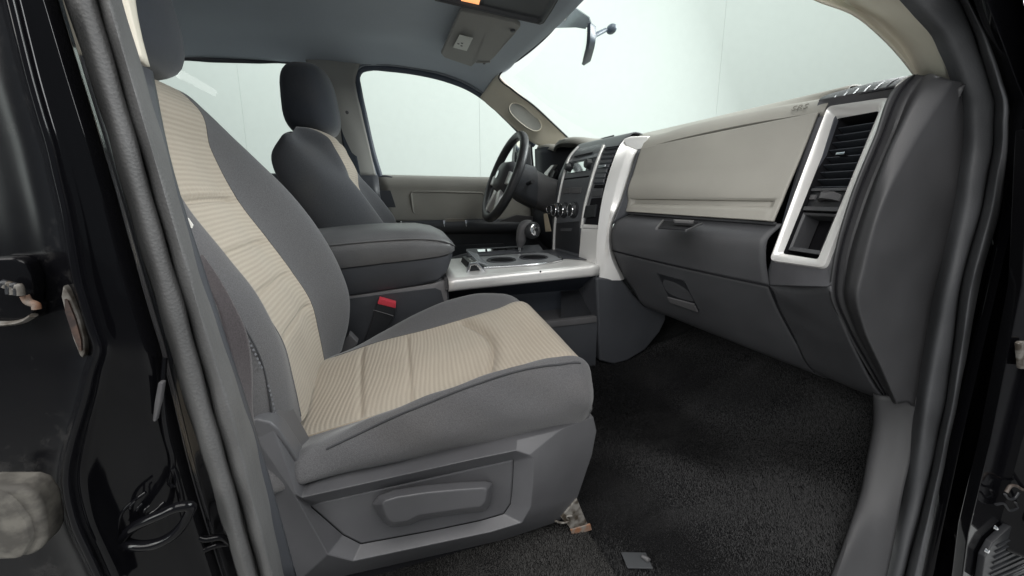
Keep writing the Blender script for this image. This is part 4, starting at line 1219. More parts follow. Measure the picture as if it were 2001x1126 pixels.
# groove pressed into the door
n, m = G.shape[:2]
N = normals(G)
if N[n // 2, m // 2][0] > 0: N = -N
zt = lambda j: 0.704 - 0.004 * (j / (m - 1))
out = G.copy()
Gf = grid([G_[0], G_[1], G_[2], G_[3], G_[4], G_[5]], 140, 80)
n, m = Gf.shape[:2]; N = normals(Gf)
if N[n // 2, m // 2][0] > 0: N = -N
for i in range(n):
    for j in range(m):
        s = j / (m - 1); z = Gf[i, j][2]
        e = min(1, max(0, (s - 0.025) / 0.02)) * min(1, max(0, (0.975 - s) / 0.02))
        zc0 = 0.699 + 0.004 * s       # top of groove
        d = 0
        t0 = (zc0 - z)                # below the top line
        if 0 < t0 < 0.020: d = -0.0085 * min(1, t0 / 0.003)
        elif 0.020 <= t0 < 0.030: d = -0.0085 + 0.0105 * (t0 - 0.020) / 0.010
        elif 0.030 <= t0: d = 0.002
        Gf[i, j] += N[i, j] * d * e
gd = grid_obj('glove_box_door', Gf, M_TAUPE, dash, thick=0.006, ang=28)
# dark shadow gap round the door
tube('door_gap', [p + Vector((0.004, 0, -0.0015)) for p in [Vector(q) for q in herm(G_[0], 20)]], 0.0022, M_SEAM, gd, n=6)
tube('door_gap', [p + Vector((0.006, 0, -0.004)) for p in [Vector(q) for q in herm(G_[5], 20)]], 0.004, M_SEAM, gd, n=6)

# raised letters on the pad
fd = bpy.data.curves.new('lettering', 'FONT')
fd.body = 'SRS'; fd.size = 0.020; fd.extrude = 0.0006; fd.shear = 0.15; fd.space_character = 1.05
to = bpy.data.objects.new('tmp_text', fd); COL.objects.link(to)
bpy.context.view_layer.update()
tm = bpy.data.meshes.new_from_object(to)
bpy.data.objects.remove(to)
lp = P(1545, 217, x=0.885)
right = Vector((0.35, -1, 0.02)).normalized(); upv = Vector((0.62, 0.2, 0.78)); upv = (upv - right * upv.dot(right)).normalized(); nrm = right.cross(upv)
for v in tm.vertices:
    q = lp + right * v.co.x + upv * v.co.y + nrm * (v.co.z + 0.001)
    v.co = q - world_loc(pad)
tm.materials.clear(); tm.materials.append(plastic('moulded letters', (0.20, 0.19, 0.165), 0.6, bump=0))
lt = bpy.data.objects.new('lettering', tm); COL.objects.link(lt); lt.parent = pad

# --- lower dash: ledge under the door, face, lower glove box
F_ = [P(1224, 417, y=1.035), P(1200, 438, y=1.035), P(1196, 448, y=1.035), P(1194, 470, y=1.035), P(1197, 490, y=1.035)]
N_ = [P(1509, 438, y=0.615), P(1499, 470, y=0.615), P(1497, 478, y=0.615), P(1496, 510, y=0.615), P(1503, 559, y=0.615)]
F_[0].x += 0.03; N_[0].x += 0.03
def lin5(a, b_, sag=0.0, bow=0.0):
    return [a, a.lerp(b_, 0.25) + Vector((-bow * 0.7, 0, -sag * 0.7)), a.lerp(b_, 0.5) + Vector((-bow, 0, -sag)), a.lerp(b_, 0.75) + Vector((-bow * 0.7, 0, -sag * 0.7)), b_]
led = patch('lower_ledge', [lin5(a, b_, 0, 0.012) for a, b_ in zip(F_, N_)], 30, 30, M_DASH, dash, thick=0.004, off=1)
# finger pocket with bright lip under the glove box door
pk = prism('latch_pocket', px([(1282, 446), (1296, 431), (1352, 434), (1362, 436), (1338, 450)], y=0.0, x=0.728) if False else [P(1282, 447, z=0.640), P(1294, 432, z=0.640), P(1364, 436, z=0.640), P(1340, 451, z=0.640)], (0, 0, 0.0015), M_BACK, dash)
prism('latch_lip', [P(1316, 432, z=0.650), P(1356, 434, z=0.650), P(1354, 437, z=0.650), P(1318, 435, z=0.650)], (0, 0, 0.004), M_MID, pk)
tube('pocket_edge', [P(1283, 447, z=0.642), P(1296, 431, z=0.642)], 0.003, M_MID, pk, n=6)
tube('pocket_edge', [P(1340, 451, z=0.642), P(1372, 437, z=0.642)], 0.002, M_DASH, pk, n=6)

# lower glove box
Fl = [P(1197, 490, y=1.035), P(1212, 525, y=1.03), P(1236, 566, y=1.02), P(1262, 600, y=1.01), P(1330, 622, y=0.98)]
Nl = [P(1503, 559, y=0.615), P(1520, 600, y=0.615), P(1546, 650, y=0.615), P(1592, 727, y=0.615), P(1625, 742, y=0.62)]
Fl[4].x += 0.12; Nl[4].x += 0.12
Gl = [lin5(a, b_, 0.0, 0.012 if i < 3 else 0.004) for i, (a, b_) in enumerate(zip(Fl, Nl))]
def lgd(u, v):
    return 0.0
lgb = patch('lower_glove_box', Gl, 40, 40, M_DASH, dash, thick=0.004, off=1)
# fix seam lines on it
tube('box_seam', [p + Vector((-0.0015, 0, 0)) for p in [Vector(q) for q in herm(Gl[0], 24)]], 0.0018, M_BACK, lgb, n=6)
tube('box_seam', [p + Vector((-0.001, -0.0005, 0)) for p in [Vector(q) for q in herm(Nl[:4], 20)]], 0.0018, M_BACK, lgb, n=6)
# recessed pull
Ga = grid(Gl, 60, 60)
def on_grid(u, v, Gx, lift=0.0):
    d = (fw + rt * ((u - U0) / F) + up * (-(v - V0) / F)).normalized()
    A = Gx.reshape(-1, 3) - np.array([0, 0, CZ])
    t = A @ np.array(d)
    dist = np.linalg.norm(A - t[:, None] * np.array(d), axis=1)
    idx = np.argsort(dist)[:4]
    w_ = 1 / (dist[idx] + 1e-4); tt = float((t[idx] * w_).sum() / w_.sum())
    return Vector((d.x * tt, d.y * tt, CZ + d.z * tt)) - d * lift
hq = [on_grid(u, v, Ga, 0.0015) for u, v in ((1284, 534), (1337, 548), (1367, 607), (1312, 588))]
nv = (hq[1] - hq[0]).cross(hq[3] - hq[0]).normalized()
if nv.x > 0: nv = -nv
hin = [hq[0].lerp(hq[2], 0.05), hq[1].lerp(hq[3], 0.05), hq[1].lerp(hq[2], 0.72), hq[0].lerp(hq[3], 0.72)]
pull = rings('latch_pull', [[q + nv * 0.0005 for q in hq], [q + nv * 0.003 for q in hq], [q + nv * 0.001 for q in hin]], M_DASHB, lgb, cap0=False, bevel=0.0008)
prism('pull_lip', [hq[0].lerp(hq[3], 0.80) + nv * 0.004, hq[1].lerp(hq[2], 0.72) + nv * 0.004, hq[2] + nv * 0.004, hq[3] + nv * 0.004], nv * 0.006, M_MID, pull, bevel=0.002)

# --- housing of the right hand vent
bo = [P(1620, 208, y=0.612), P(1746, 190, y=0.488), P(1616, 527, y=0.488), P(1506, 511, y=0.612)]
bi = [P(1636, 232, y=0.598), P(1718, 217, y=0.510), P(1598, 507, y=0.510), P(1530, 496, y=0.598)]
def quad_ring(q, k=8, cut=0.06):
    out = []
    for i in range(4):
        a, b_ = q[i], q[(i + 1) % 4]
        for j in range(k):
            out.append(a.lerp(b_, cut + (1 - 2 * cut) * j / (k - 1)))
    return out
def round_ring(q, rad, k=7, side=8):
    """quad with rounded corners, same count of points whatever the radius"""
    out = []
    for i in range(4):
        p0, p1, p2 = q[i - 1], q[i], q[(i + 1) % 4]
        a = p1 + (p0 - p1).normalized() * rad; b_ = p1 + (p2 - p1).normalized() * rad
        for j in range(k):
            t = j / (k - 1)
            out.append(a * (1 - t) ** 2 + p1 * 2 * t * (1 - t) + b_ * t * t)
        nxt = p2 + (p1 - p2).normalized() * rad
        for j in range(1, side):
            out.append(b_.lerp(nxt, j / side))
    return out
nq = (bo[1] - bo[0]).cross(bo[3] - bo[0]).normalized()
if nq.x > 0: nq = -nq
# outline of the housing face (far strip, near seam)
ho = [P(1600, 196, y=0.632), P(1757, 166, y=0.468), P(1622, 560, y=0.468), P(1497, 556, y=0.632)]
hs_ = [p.copy() for p in ho]
hw = rings('vent_housing', [[p - nq * 0.05 for p in round_ring(hs_, 0.01)], round_ring(hs_, 0.01), round_ring(bo, 0.012)], plastic('vent housing slate', (0.105, 0.105, 0.115), 0.5, bump=0.2), dash, cap0=False, cap1=False, ang=30)
bz = rings('vent_bezel', [round_ring(bo, 0.012), [p + nq * 0.006 for p in round_ring([bo[i].lerp(bi[i], 0.08) for i in range(4)], 0.012)], [p + nq * 0.0075 for p in round_ring([bo[i].lerp(bi[i], 0.30) for i in range(4)], 0.011)], [p + nq * 0.006 for p in round_ring([bo[i].lerp(bi[i], 0.62) for i in range(4)], 0.009)], [p + nq * 0.000 for p in round_ring(bi, 0.006)]], M_SILVER, dash, cap0=False, cap1=False, ang=34)
well = rings('vent_well', [[p for p in round_ring(bi, 0.006)], [p - nq * 0.055 for p in round_ring([bi[i].lerp(bi[(i + 2) % 4], 0.03) for i in range(4)], 0.006)]], M_BACK, dash, cap0=False, cap1=True)
def bil(s, t, d=0.0):
    a = bi[0].lerp(bi[1], s); b_ = bi[3].lerp(bi[2], s)
    return a.lerp(b_, t) + nq * d
def bar(name, t0, t1, d0, d1, mat, parent, s0=0.02, s1=0.98, bevel=0.0008):
    pts = [bil(s0, t0, d0), bil(s1, t0, d0), bil(s1, t1, d0), bil(s0, t1, d0)]
    return rings(name, [[p + nq * (d1 - d0) for p in pts], pts], mat, parent, bevel=bevel)
M_SLAT = plastic('vent slat', (0.045, 0.050, 0.060), 0.45, bump=0, spec=0.3)
for k in range(9):
    t = 0.055 + k * 0.054
    a0, a1 = bil(0.02, t, -0.010), bil(0.98, t, -0.010)
    e0, e1 = bil(0.02, t + 0.022, -0.034), bil(0.98, t + 0.022, -0.034)
    thn = (bil(0.5, t + 0.006) - bil(0.5, t))
    rings('vent_slat', [[a0, a1, a1 + thn, a0 + thn], [e0, e1, e1 + thn, e0 + thn]], M_SLAT, dash, bevel=0.0006)
bar('vent_knob', 0.262, 0.278, -0.012, 0.004, M_CHROME, dash, 0.40, 0.62)
bar('vent_divider', 0.505, 0.525, -0.02, -0.004, M_DASH, dash)
bar('wheel_plate', 0.525, 0.635, -0.03, -0.010, M_DASHB, dash)
th = [bil(0.30, 0.545, -0.008), bil(0.40, 0.538, 0.004), bil(0.55, 0.535, 0.008), bil(0.74, 0.538, 0.004), bil(0.84, 0.550, -0.008), bil(0.84, 0.595, -0.008), bil(0.74, 0.592, 0.004), bil(0.55, 0.590, 0.008), bil(0.40, 0.592, 0.004), bil(0.30, 0.60, -0.008)]
rings('vent_wheel', [[p - nq * 0.012 for p in th], th], M_MID, dash, bevel=0.0012)
bar('wheel_mark', 0.55, 0.585, -0.012, -0.006, M_MID, dash, 0.04, 0.2)
bar('vent_divider', 0.640, 0.668, -0.03, -0.003, M_DASH, dash)
# storage cubby frame under it
cb = [bil(0.06, 0.685, -0.004), bil(0.94, 0.685, -0.004), bil(0.94, 0.965, -0.004), bil(0.06, 0.965, -0.004)]
ci = [bil(0.11, 0.70, -0.008), bil(0.89, 0.70, -0.008), bil(0.89, 0.935, -0.008), bil(0.11, 0.935, -0.008)]
rings('cubby_frame', [[p - nq * 0.02 for p in cb], cb, ci, [p - nq * 0.04 for p in ci]], M_DASH, dash, cap0=False, cap1=False, bevel=0.0008)

fq = [P(1592, 205, y=0.640), P(1640, 200, y=0.598), P(1532, 520, y=0.598), P(1490, 560, y=0.640)]
prism('housing_filler', [p - nq * 0.003 for p in fq], nq * -0.01, plastic('filler slate', (0.085, 0.09, 0.105), 0.45, bump=0.1), dash)
# --- top grille for the side window
tg0 = [P(1622, 191, y=0.62), P(1640, 178, y=0.615), P(1785, 148, y=0.50), P(1757, 172, y=0.478)]
tg0 = [Vector((0.915, 0.625, 0.918)), Vector((0.985, 0.615, 0.938)), Vector((1.02, 0.485, 0.936)), Vector((0.915, 0.478, 0.915))]
rows = [[P(1600, 196, y=0.632), P(1680, 184, y=0.55), P(1757, 166, y=0.468)],
        [P(1606, 190, y=0.638), P(1690, 172, y=0.555), P(1768, 158, y=0.475)],
        [P(1626, 182, y=0.642), P(1706, 162, y=0.56), P(1790, 148, y=0.485)],
        [P(1646, 178, y=0.66) + Vector((0.02, 0, 0)), P(1720, 158, y=0.58) + Vector((0.02, 0, 0)), P(1795, 146, y=0.50)]]
rows.append([p + Vector((0.12, 0, -0.01)) for p in rows[-1]])
patch('top_cap', rows, 24, 16, M_DASH, dash, thick=0.004)
Gt = grid(rows[:4], 40, 60)
gq = [on_grid(u, v, Gt, 0.003) for u, v in ((1628, 193), (1752, 171), (1780, 151), (1648, 179))]
prism('defroster_opening', gq, (gq[1] - gq[0]).cross(gq[3] - gq[0]).normalized() * -0.0015, M_BACK, dash)
for k in range(7):
    t = 0.02 + k * 0.163
    a, b_ = gq[0].lerp(gq[1], t), gq[3].lerp(gq[2], t)
    tube('defroster_slat', [a + Vector((-0.001, 0, 0.001)), a.lerp(b_, 0.5) + Vector((-0.002, 0, 0.004)), b_ + Vector((0, 0, 0.002))], 0.0018, M_SILVER if k == 6 else M_SLAT, dash, n=6)

# --- lower right corner of the dash and end cap
C0 = [P(1497, 556, y=0.632), P(1503, 560, y=0.62), P(1520, 600, y=0.615), P(1546, 650, y=0.615), P(1592, 727, y=0.615), P(1625, 742, y=0.62) + Vector((0.12, 0, 0))]
C1 = [P(1560, 560, y=0.55), P(1562, 575, y=0.545), P(1585, 625, y=0.54), P(1612, 680, y=0.54), P(1668, 760, y=0.54), P(1690, 772, y=0.55) + Vector((0.12, 0, 0))]
C2 = [P(1622, 560, y=0.468), P(1624, 572, y=0.468), P(1642, 622, y=0.468), P(1672, 690, y=0.468), P(1733, 783, y=0.468), P(1750, 790, y=0.47) + Vector((0.12, 0, 0))]
patch('lower_corner', [[a, b_, c_] for a, b_, c_ in zip(C0, C1, C2)], 30, 24, M_DASH, dash, thick=0.004, off=1)
# stepped rim then end panel (seam -> groove -> band -> flat side)
E0 = [(1774, 152), (1757, 166), (1712, 268), (1660, 400), (1628, 530), (1624, 572), (1648, 635), (1690, 712), (1735, 785)]
E1 = [(1787, 147), (1772, 162), (1722, 272), (1671, 400), (1637, 530), (1634, 572), (1656, 635), (1697, 712), (1739, 787)]
E2 = [(1800, 145), (1786, 160), (1735, 268), (1680, 405), (1646, 530), (1642, 572), (1662, 635), (1702, 712), (1743, 788)]
E3 = [(1838, 150), (1822, 165), (1756, 270), (1702, 405), (1668, 530), (1660, 572), (1676, 635), (1712, 712), (1748, 789)]
E4 = [(1862, 158), (1856, 170), (1790, 275), (1722, 410), (1688, 535), (1678, 576), (1690, 640), (1722, 715), (1754, 790)]
E5 = [(1872, 175), (1874, 200), (1868, 300), (1850, 430), (1820, 560), (1808, 600), (1800, 660), (1796, 730), (1790, 796)]
E6 = [(1890, 180), (1895, 200), (1892, 300), (1875, 430), (1846, 560), (1836, 600), (1826, 660), (1818, 730), (1810, 800)]
rows = []
for i in range(9):
    rows.append([P(*E0[i], y=0.468), P(*E1[i], y=0.466), P(*E1[i], y=0.466) + Vector((0.004, 0, 0)), P(*E2[i], y=0.463), P(*E3[i], y=0.436), P(*E4[i], y=0.421), P(*E4[i], y=0.4205) + Vector((0.008, 0, 0)), P(*E5[i], y=0.424), P(*E6[i], y=0.44)])
def end_disp(u, v):
    return -0.0035 * gauss(v - 0.085, 0.02)
ec = patch('end_cap', rows, 80, 90, plastic('dash end plastic', (0.041, 0.041, 0.044), 0.55, bump=0.25, grain=700), dash, thick=0.004, off=1, disp=end_disp)
tube('cap_groove', [P(*E1[i], y=0.463) for i in range(9)], 0.0016, M_BACK, ec, n=6, samples=50)

# --- centre stack
def xs_(z, y):
    return float(np.interp(z, [0.30, 0.438, 0.626, 0.773, 0.85, 0.89], [0.622, 0.620, 0.622, 0.644, 0.678, 0.715])) - 0.025 * (y - 1.08) / 0.29
def SP(u, v, lift=0.0):
    x = 0.63
    for _ in range(14):
        p = P(u, v, x=x); x = 0.5 * x + 0.5 * xs_(p.z, p.y)
    p.x -= lift
    return p
rows = []
for z in (0.43, 0.52, 0.626, 0.70, 0.773, 0.82, 0.855, 0.885, 0.905):
    xx = [xs_(min(z, 0.89), y) + (0.02 if z > 0.9 else 0) for y in (1.385, 1.28, 1.18, 1.075)]
    rows.append([Vector((x, y, z)) for x, y in zip(xx, (1.385, 1.28, 1.18, 1.075))])
rows.append([Vector((0.775, y, 0.905)) for y in (1.385, 1.28, 1.18, 1.075)])
stack = patch('centre_stack', rows, 50, 24, plastic('fascia slate', (0.085, 0.089, 0.098), 0.4, bump=0.15), dash, thick=0.004)
def SPr(name, pts, d0, d1, mat, parent=stack, bevel=0.001):
    a = [SP(u, v) for u, v in pts]
    return rings(name, [[p + Vector((-d0, 0, 0)) for p in a], [p + Vector((-d1, 0, 0)) for p in a]], mat, parent, bevel=bevel)
# gloss top panel, radio
SPr('top_panel', [(1124, 293), (1185, 280), (1172, 306), (1112, 318)], -0.002, 0.003, plastic('stack gloss', (0.14, 0.15, 0.165), 0.2, bump=0), bevel=0.002)
SPr('radio_slot', [(1124, 305), (1160, 297), (1159, 300), (1123, 308)], 0.002, 0.004, M_BACK)
SPr('radio_screen', [(1117, 318), (1162, 309), (1155, 333), (1107, 340)], -0.002, 0.003, M_SCREEN)
SPr('radio_glass', [(1124, 320), (1152, 313), (1146, 334), (1117, 338)], 0.0025, 0.0042, M_MIRROR)
for u, v, r_ in ((1113, 327, 0.014), (1153, 321, 0.017)):
    lathe('radio_knob', [(0, r_), (0.012, r_ * 0.95), (0.018, r_ * 0.85), (0.019, 0)], SP(u, v), (-1, 0, 0.12), M_DASHB, stack, n=20)
SPr('radio_slot', [(1104, 349), (1152, 343), (1151, 346), (1103, 352)], 0.0, 0.002, M_BACK)
SPr('button', [(1102, 369), (1116, 367), (1115, 377), (1101, 379)], -0.001, 0.005, M_MID)
SPr('button', [(1118, 367), (1138, 366), (1136, 377), (1117, 378)], -0.001, 0.005, M_MID)
for u in (1089.5, 1103.5, 1122):
    v = 411
    lathe('climate_knob', [(0, 0.031), (0.004, 0.031), (0.006, 0.027), (0.016, 0.025), (0.018, 0.022), (0.0185, 0)], SP(u, v), (-1, 0, 0.05), M_DASHB, stack, n=24)
    lathe('knob_ring', [(0.0175, 0.0245), (0.0190, 0.0235), (0.0190, 0.0215), (0.0175, 0.021)], SP(u, v), (-1, 0, 0.05), M_CHROME, stack, n=24)
SPr('lower_panel', [(1087, 436), (1133, 432), (1134, 497), (1086, 484)], -0.001, 0.002, M_DASHB)
SPr('button', [(1097, 447), (1118, 446), (1117, 452), (1097, 452)], 0.001, 0.004, M_DASH)
# silver strips
tube('silver_strip', [SP(u, v, 0.003) for u, v in ((1132, 287), (1116, 305), (1104, 340), (1094, 385), (1087, 430), (1083, 500))], 0.0055, M_SILVER, stack, n=8, samples=30)
tube('silver_strip', [SP(u, v, 0.004) for u, v in ((1182, 285), (1168, 320), (1156, 362), (1146, 400), (1139, 446))], 0.0062, M_SILVER, stack, n=8, samples=30)
# vent of the stack
vq = [SP(1187, 288), SP(1213, 285), SP(1181, 368), SP(1162, 368)]
nvq = Vector((-1, 0, 0.1)).normalized()
rings('stack_vent_well', [[p + nvq * 0.004 for p in vq], [p + nvq * 0.001 for p in vq]], M_BACK, stack)
for k in range(8):
    t = 0.06 + 0.118 * k
    a, b_ = vq[0].lerp(vq[3], t), vq[1].lerp(vq[2], t)
    box_pts = [a + nvq * 0.004, b_ + nvq * 0.004, b_ + nvq * 0.004 + Vector((0, 0, -0.004)), a + nvq * 0.004 + Vector((0, 0, -0.004))]
    rings('stack_vent_slat', [box_pts, [p + nvq * 0.007 + Vector((0, 0, 0.003)) for p in box_pts]], M_SLAT, stack)
SPr('stack_vent_knob', [(1176, 324), (1190, 322), (1189, 326), (1176, 328)], 0.008, 0.014, M_CHROME)
SPr('switch_row', [(1160, 372), (1180, 371), (1178, 383), (1158, 384)], 0.0, 0.006, M_DASH)
SPr('cubby', [(1157, 388), (1178, 386), (1169, 440), (1144, 438)], 0.0, 0.003, M_BACK)
SPr('socket_door', [(1149, 402), (1170, 400), (1166, 424), (1144, 426)], 0.002, 0.010, M_DASHB, bevel=0.002)
SPr('silver_sill', [(1140, 438), (1170, 440), (1168, 447), (1138, 445)], 0.0, 0.008, M_SILVER)
SPr('silver_panel', [(1138, 446), (1170, 448), (1166, 541), (1132, 512)], -0.001, 0.004, M_SILVER)
# broad silver arch on the passenger side
A_in = [(1222, 272), (1213, 285), (1196, 326), (1180, 384), (1171, 440), (1167, 490), (1165, 546)]
A_mid = [(1238, 275), (1228, 292), (1212, 336), (1197, 390), (1188, 440), (1181, 495), (1180, 548)]
A_out = [(1262, 279), (1243, 298), (1226, 345), (1210, 395), (1191, 442), (1191, 492), (1214, 548)]
rows = []
for i in range(7):
    a = SP(*A_in[i], lift=0.006); a0 = a + Vector((0.02, 0.002, 0)); b_ = P(*A_mid[i], y=1.052); c_ = P(*A_out[i], y=1.040)
    rows.append([a0, a, b_, c_, c_ + Vector((0.02, 0.012, 0))])
arch = patch('silver_arch', rows, 44, 25, M_SILVER, dash, ang=22, lv=True)
ta = [P(1218, 272, y=1.06), P(1232, 267, y=1.05), P(1266, 266, y=1.030), P(1264, 290, y=1.028), P(1244, 293, y=1.040), P(1222, 284, y=1.058)]
prism('arch_top', ta, (0.03, 0.02, 0.004), M_SILVER, arch, bevel=0.003, seg=3)
# slate filler between arch and glove box
rows = [[P(u, v, y=1.043), P((u + u2) / 2, (v + v2) / 2, y=1.038), P(u2, v2, y=1.03)] for (u, v), (u2, v2) in zip([(1243, 292), (1228, 340), (1210, 395), (1192, 440)], [(1260, 290), (1243, 340), (1231, 385), (1226, 418)])]
for r in rows:
    for p in r: p.x += 0.006
patch('arch_filler', rows, 16, 8, M_CONS, dash, thick=0.004)
# slate column under the arch down to the carpet
cp = [(1165, 543), (1216, 546), (1238, 575), (1262, 600), (1300, 604), (1302, 625), (1290, 650), (1262, 684), (1226, 706), (1200, 713), (1172, 706)]
col = prism('stack_foot', px(cp, y=1.046), (0.0, 0.10, 0), M_CONS, dash, bevel=0.008, seg=3)
tag(col, label='slate plastic foot of the centre stack')

# ================================================================== STEERING
sw = thing('steering_wheel', 'black leather steering wheel with silver spokes seen edge-on before the driver seat', 'steering wheel', (0.46, 1.62, 0.6))
wc = Vector((0.455, 1.615, 0.780)); ti = R(21.5)
wu = Vector((math.sin(ti), 0, math.cos(ti))); wl = Vector((0, 1, 0)); wn = Vector((-math.cos(ti), 0, math.sin(ti)))
Rw = 0.193
tube('rim', [wc + wu * Rw * math.cos(2 * math.pi * k / 48) + wl * Rw * math.sin(2 * math.pi * k / 48) for k in range(48)], 0.0195, M_LEATHER, sw, n=12, closed=True)
hub = []
for k in range(20):
    t = 2 * math.pi * k / 20
    hub.append((math.copysign(abs(math.cos(t)) ** 0.7, math.cos(t)), math.copysign(abs(math.sin(t)) ** 0.7, math.sin(t))))
rings('airbag_cover', [[wc + wu * a * 0.07 + wl * b_ * 0.085 - wn * 0.05 for a, b_ in hub], [wc + wu * a * 0.078 + wl * b_ * 0.095 - wn * 0.01 for a, b_ in hub], [wc + wu * a * 0.06 + wl * b_ * 0.075 + wn * 0.022 for a, b_ in hub], [wc + wu * a * 0.02 + wl * b_ * 0.025 + wn * 0.03 for a, b_ in hub]], M_DASH, sw, ang=60)
for a0, wd in ((R(95), 0.030), (R(-95), 0.030), (R(155), 0.022), (R(-155), 0.022)):
    dirv = wu * math.cos(a0) + wl * math.sin(a0); sd = wu * -math.sin(a0) + wl * math.cos(a0)
    q = [wc + dirv * 0.07 - sd * wd, wc + dirv * 0.07 + sd * wd, wc + dirv * 0.185 + sd * wd * 0.7, wc + dirv * 0.185 - sd * wd * 0.7]
    rings('spoke', [[p - wn * 0.012 for p in q], [p + wn * 0.008 for p in q]], M_SILVER, sw, bevel=0.004, seg=2)
em = [wc + wu * (0.018 * math.cos(t)) + wl * (0.018 * math.sin(t)) + wn * 0.0305 for t in [2 * math.pi * k / 16 for k in range(16)]]
prism('emblem', em, wn * 0.003, M_CHROME, sw)
scn = thing('steering_column', 'dark grey steering column shroud between wheel and dashboard', 'steering column', (0.62, 1.62, 0.62))
def csec(x, z, hw_, hz, n=16):
    return [Vector((x, 1.615 + hw_ * math.copysign(abs(math.cos(2 * math.pi * k / n)) ** 0.6, math.cos(2 * math.pi * k / n)), z + hz * math.copysign(abs(math.sin(2 * math.pi * k / n)) ** 0.6, math.sin(2 * math.pi * k / n)))) for k in range(n)]
rings('shroud', [csec(0.48, 0.775, 0.07, 0.072), csec(0.53, 0.755, 0.085, 0.088), csec(0.585, 0.735, 0.088, 0.095)], M_CONS, scn, ang=50)
rings('column_cover', [csec(0.585, 0.732, 0.084, 0.086), csec(0.66, 0.70, 0.09, 0.082), csec(0.80, 0.655, 0.10, 0.085)], M_MID, scn, ang=50)
tube('stalk', [wc - wn * 0.09 + wl * -0.07, wc - wn * 0.085 + wl * -0.15 + wu * 0.01], [0.007, 0.009], M_DASHB, scn, n=10)
# ignition key with buff tag
ky = thing('ignition_key', 'ignition key with a buff paper tag hanging under the steering column', 'key', SP(1078, 452, 0.02))
kp = P(1083, 405, x=0.60)
q = P(1074, 408, x=0.60)
prism('key_head', [P(u, v, x=0.60) for u, v in ((1070, 403), (1077, 400), (1084, 404), (1082, 412), (1074, 416), (1069, 411))], (0.006, 0, 0), M_DASHB, ky, bevel=0.001)
tube('key_ring', [P(u, v, x=0.597) for u, v in ((1068, 406), (1072, 402), (1077, 405), (1075, 413), (1072, 418), (1069, 413))], 0.0013, M_CHROME, ky, n=6, closed=True, samples=24)
tube('key_shaft', [P(1083, 405, x=0.60), P(1092, 398, x=0.62)], 0.004, M_CHROME, ky, n=8)
prism('paper_tag', [P(u, v, x=0.598) for u, v in ((1062, 418), (1069, 417), (1077, 452), (1066, 453))], (0.0012, 0, 0), M_CARD, ky)

# ================================================================== CENTRE CONSOLE
con = thing('centre_console', 'dark centre console with padded armrest lid, silver trim and cup holders', 'console', (0.25, 1.21, 0.15))
def csect(x, pts, w0=1.06, w1=1.36):
    return [Vector((x, y, z)) for y, z in pts]
# armrest lid: rounded pad
lid = []
for x, zb, zt_, k in ((-0.30, 0.505, 0.600, 1), (-0.16, 0.515, 0.613, 1), (-0.05, 0.523, 0.618, 1), (0.05, 0.529, 0.616, 1), (0.10, 0.533, 0.606, 0.985), (0.135, 0.538, 0.588, 0.94), (0.152, 0.545, 0.568, 0.86)):
    yc, hw_ = 1.21, 0.155 * k
    lid.append([Vector((x, yc + hw_ * a, zb + (zt_ - zb) * b_)) for a, b_ in ((-0.98, 0.0), (-1.0, 0.12), (-1.0, 0.40), (-0.97, 0.66), (-0.86, 0.84), (-0.60, 0.96), (0, 1.0), (0.60, 0.96), (0.86, 0.84), (0.97, 0.66), (1.0, 0.40), (1.0, 0.12), (0.98, 0))])
al = rings('armrest_lid', lid, plastic('armrest vinyl', (0.13, 0.13, 0.133), 0.40, var=0.15, bump=0.5, grain=330, scuff=0.04), con, ang=60)
tube('lid_welt', [Vector(r[3]) + Vector((0, -0.001, 0)) for r in lid], 0.0025, al.data.materials[0], al, n=8, samples=30)
for u in (742, 772, 795):
    prism('lid_scuff', [P(u - 14, 447.5, y=1.21), P(u + 12, 446.5, y=1.21), P(u + 10, 449.5, y=1.21), P(u - 12, 450, y=1.21)], (0, 0.01, 0.001), M_MID, al)
# bin below the lid
bn = []
for x, zb, zt_, k in ((-0.30, 0.425, 0.503, 0.98), (-0.12, 0.438, 0.517, 0.98), (0.04, 0.452, 0.527, 0.98), (0.10, 0.459, 0.531, 0.97), (0.128, 0.485, 0.536, 0.93), (0.146, 0.53, 0.543, 0.84)):
    hw_ = 0.15 * k
    bn.append([Vector((x, 1.21 + hw_ * a, zb + (zt_ - zb) * b_)) for a, b_ in ((-0.97, 0), (-1, 0.1), (-1.0, 0.92), (-0.985, 1), (0.985, 1), (1, 0.92), (1, 0.1), (0.97, 0))])
rings('armrest_bin', bn, M_CONS, con, ang=30)
# base with light rail
rings('console_base', [[Vector((x, y, z)) for y, z in ((1.062, 0.02), (1.060, zt_ - 0.035), (1.072, zt_), (1.348, zt_), (1.36, zt_ - 0.035), (1.358, 0.02))] for x, zt_ in ((-0.34, 0.425), (-0.12, 0.437), (0.08, 0.452), (0.125, 0.460))], plastic('console rail grey', (0.155, 0.150, 0.155), 0.45, bump=0.2), con, bevel=0.003)
prism('side_inset', px([(640, 590), (690, 583), (850, 563), (862, 568), (872, 605), (880, 720), (640, 720)], y=1.0595), (0, 0.003, 0), M_CONS, con, bevel=0.001)
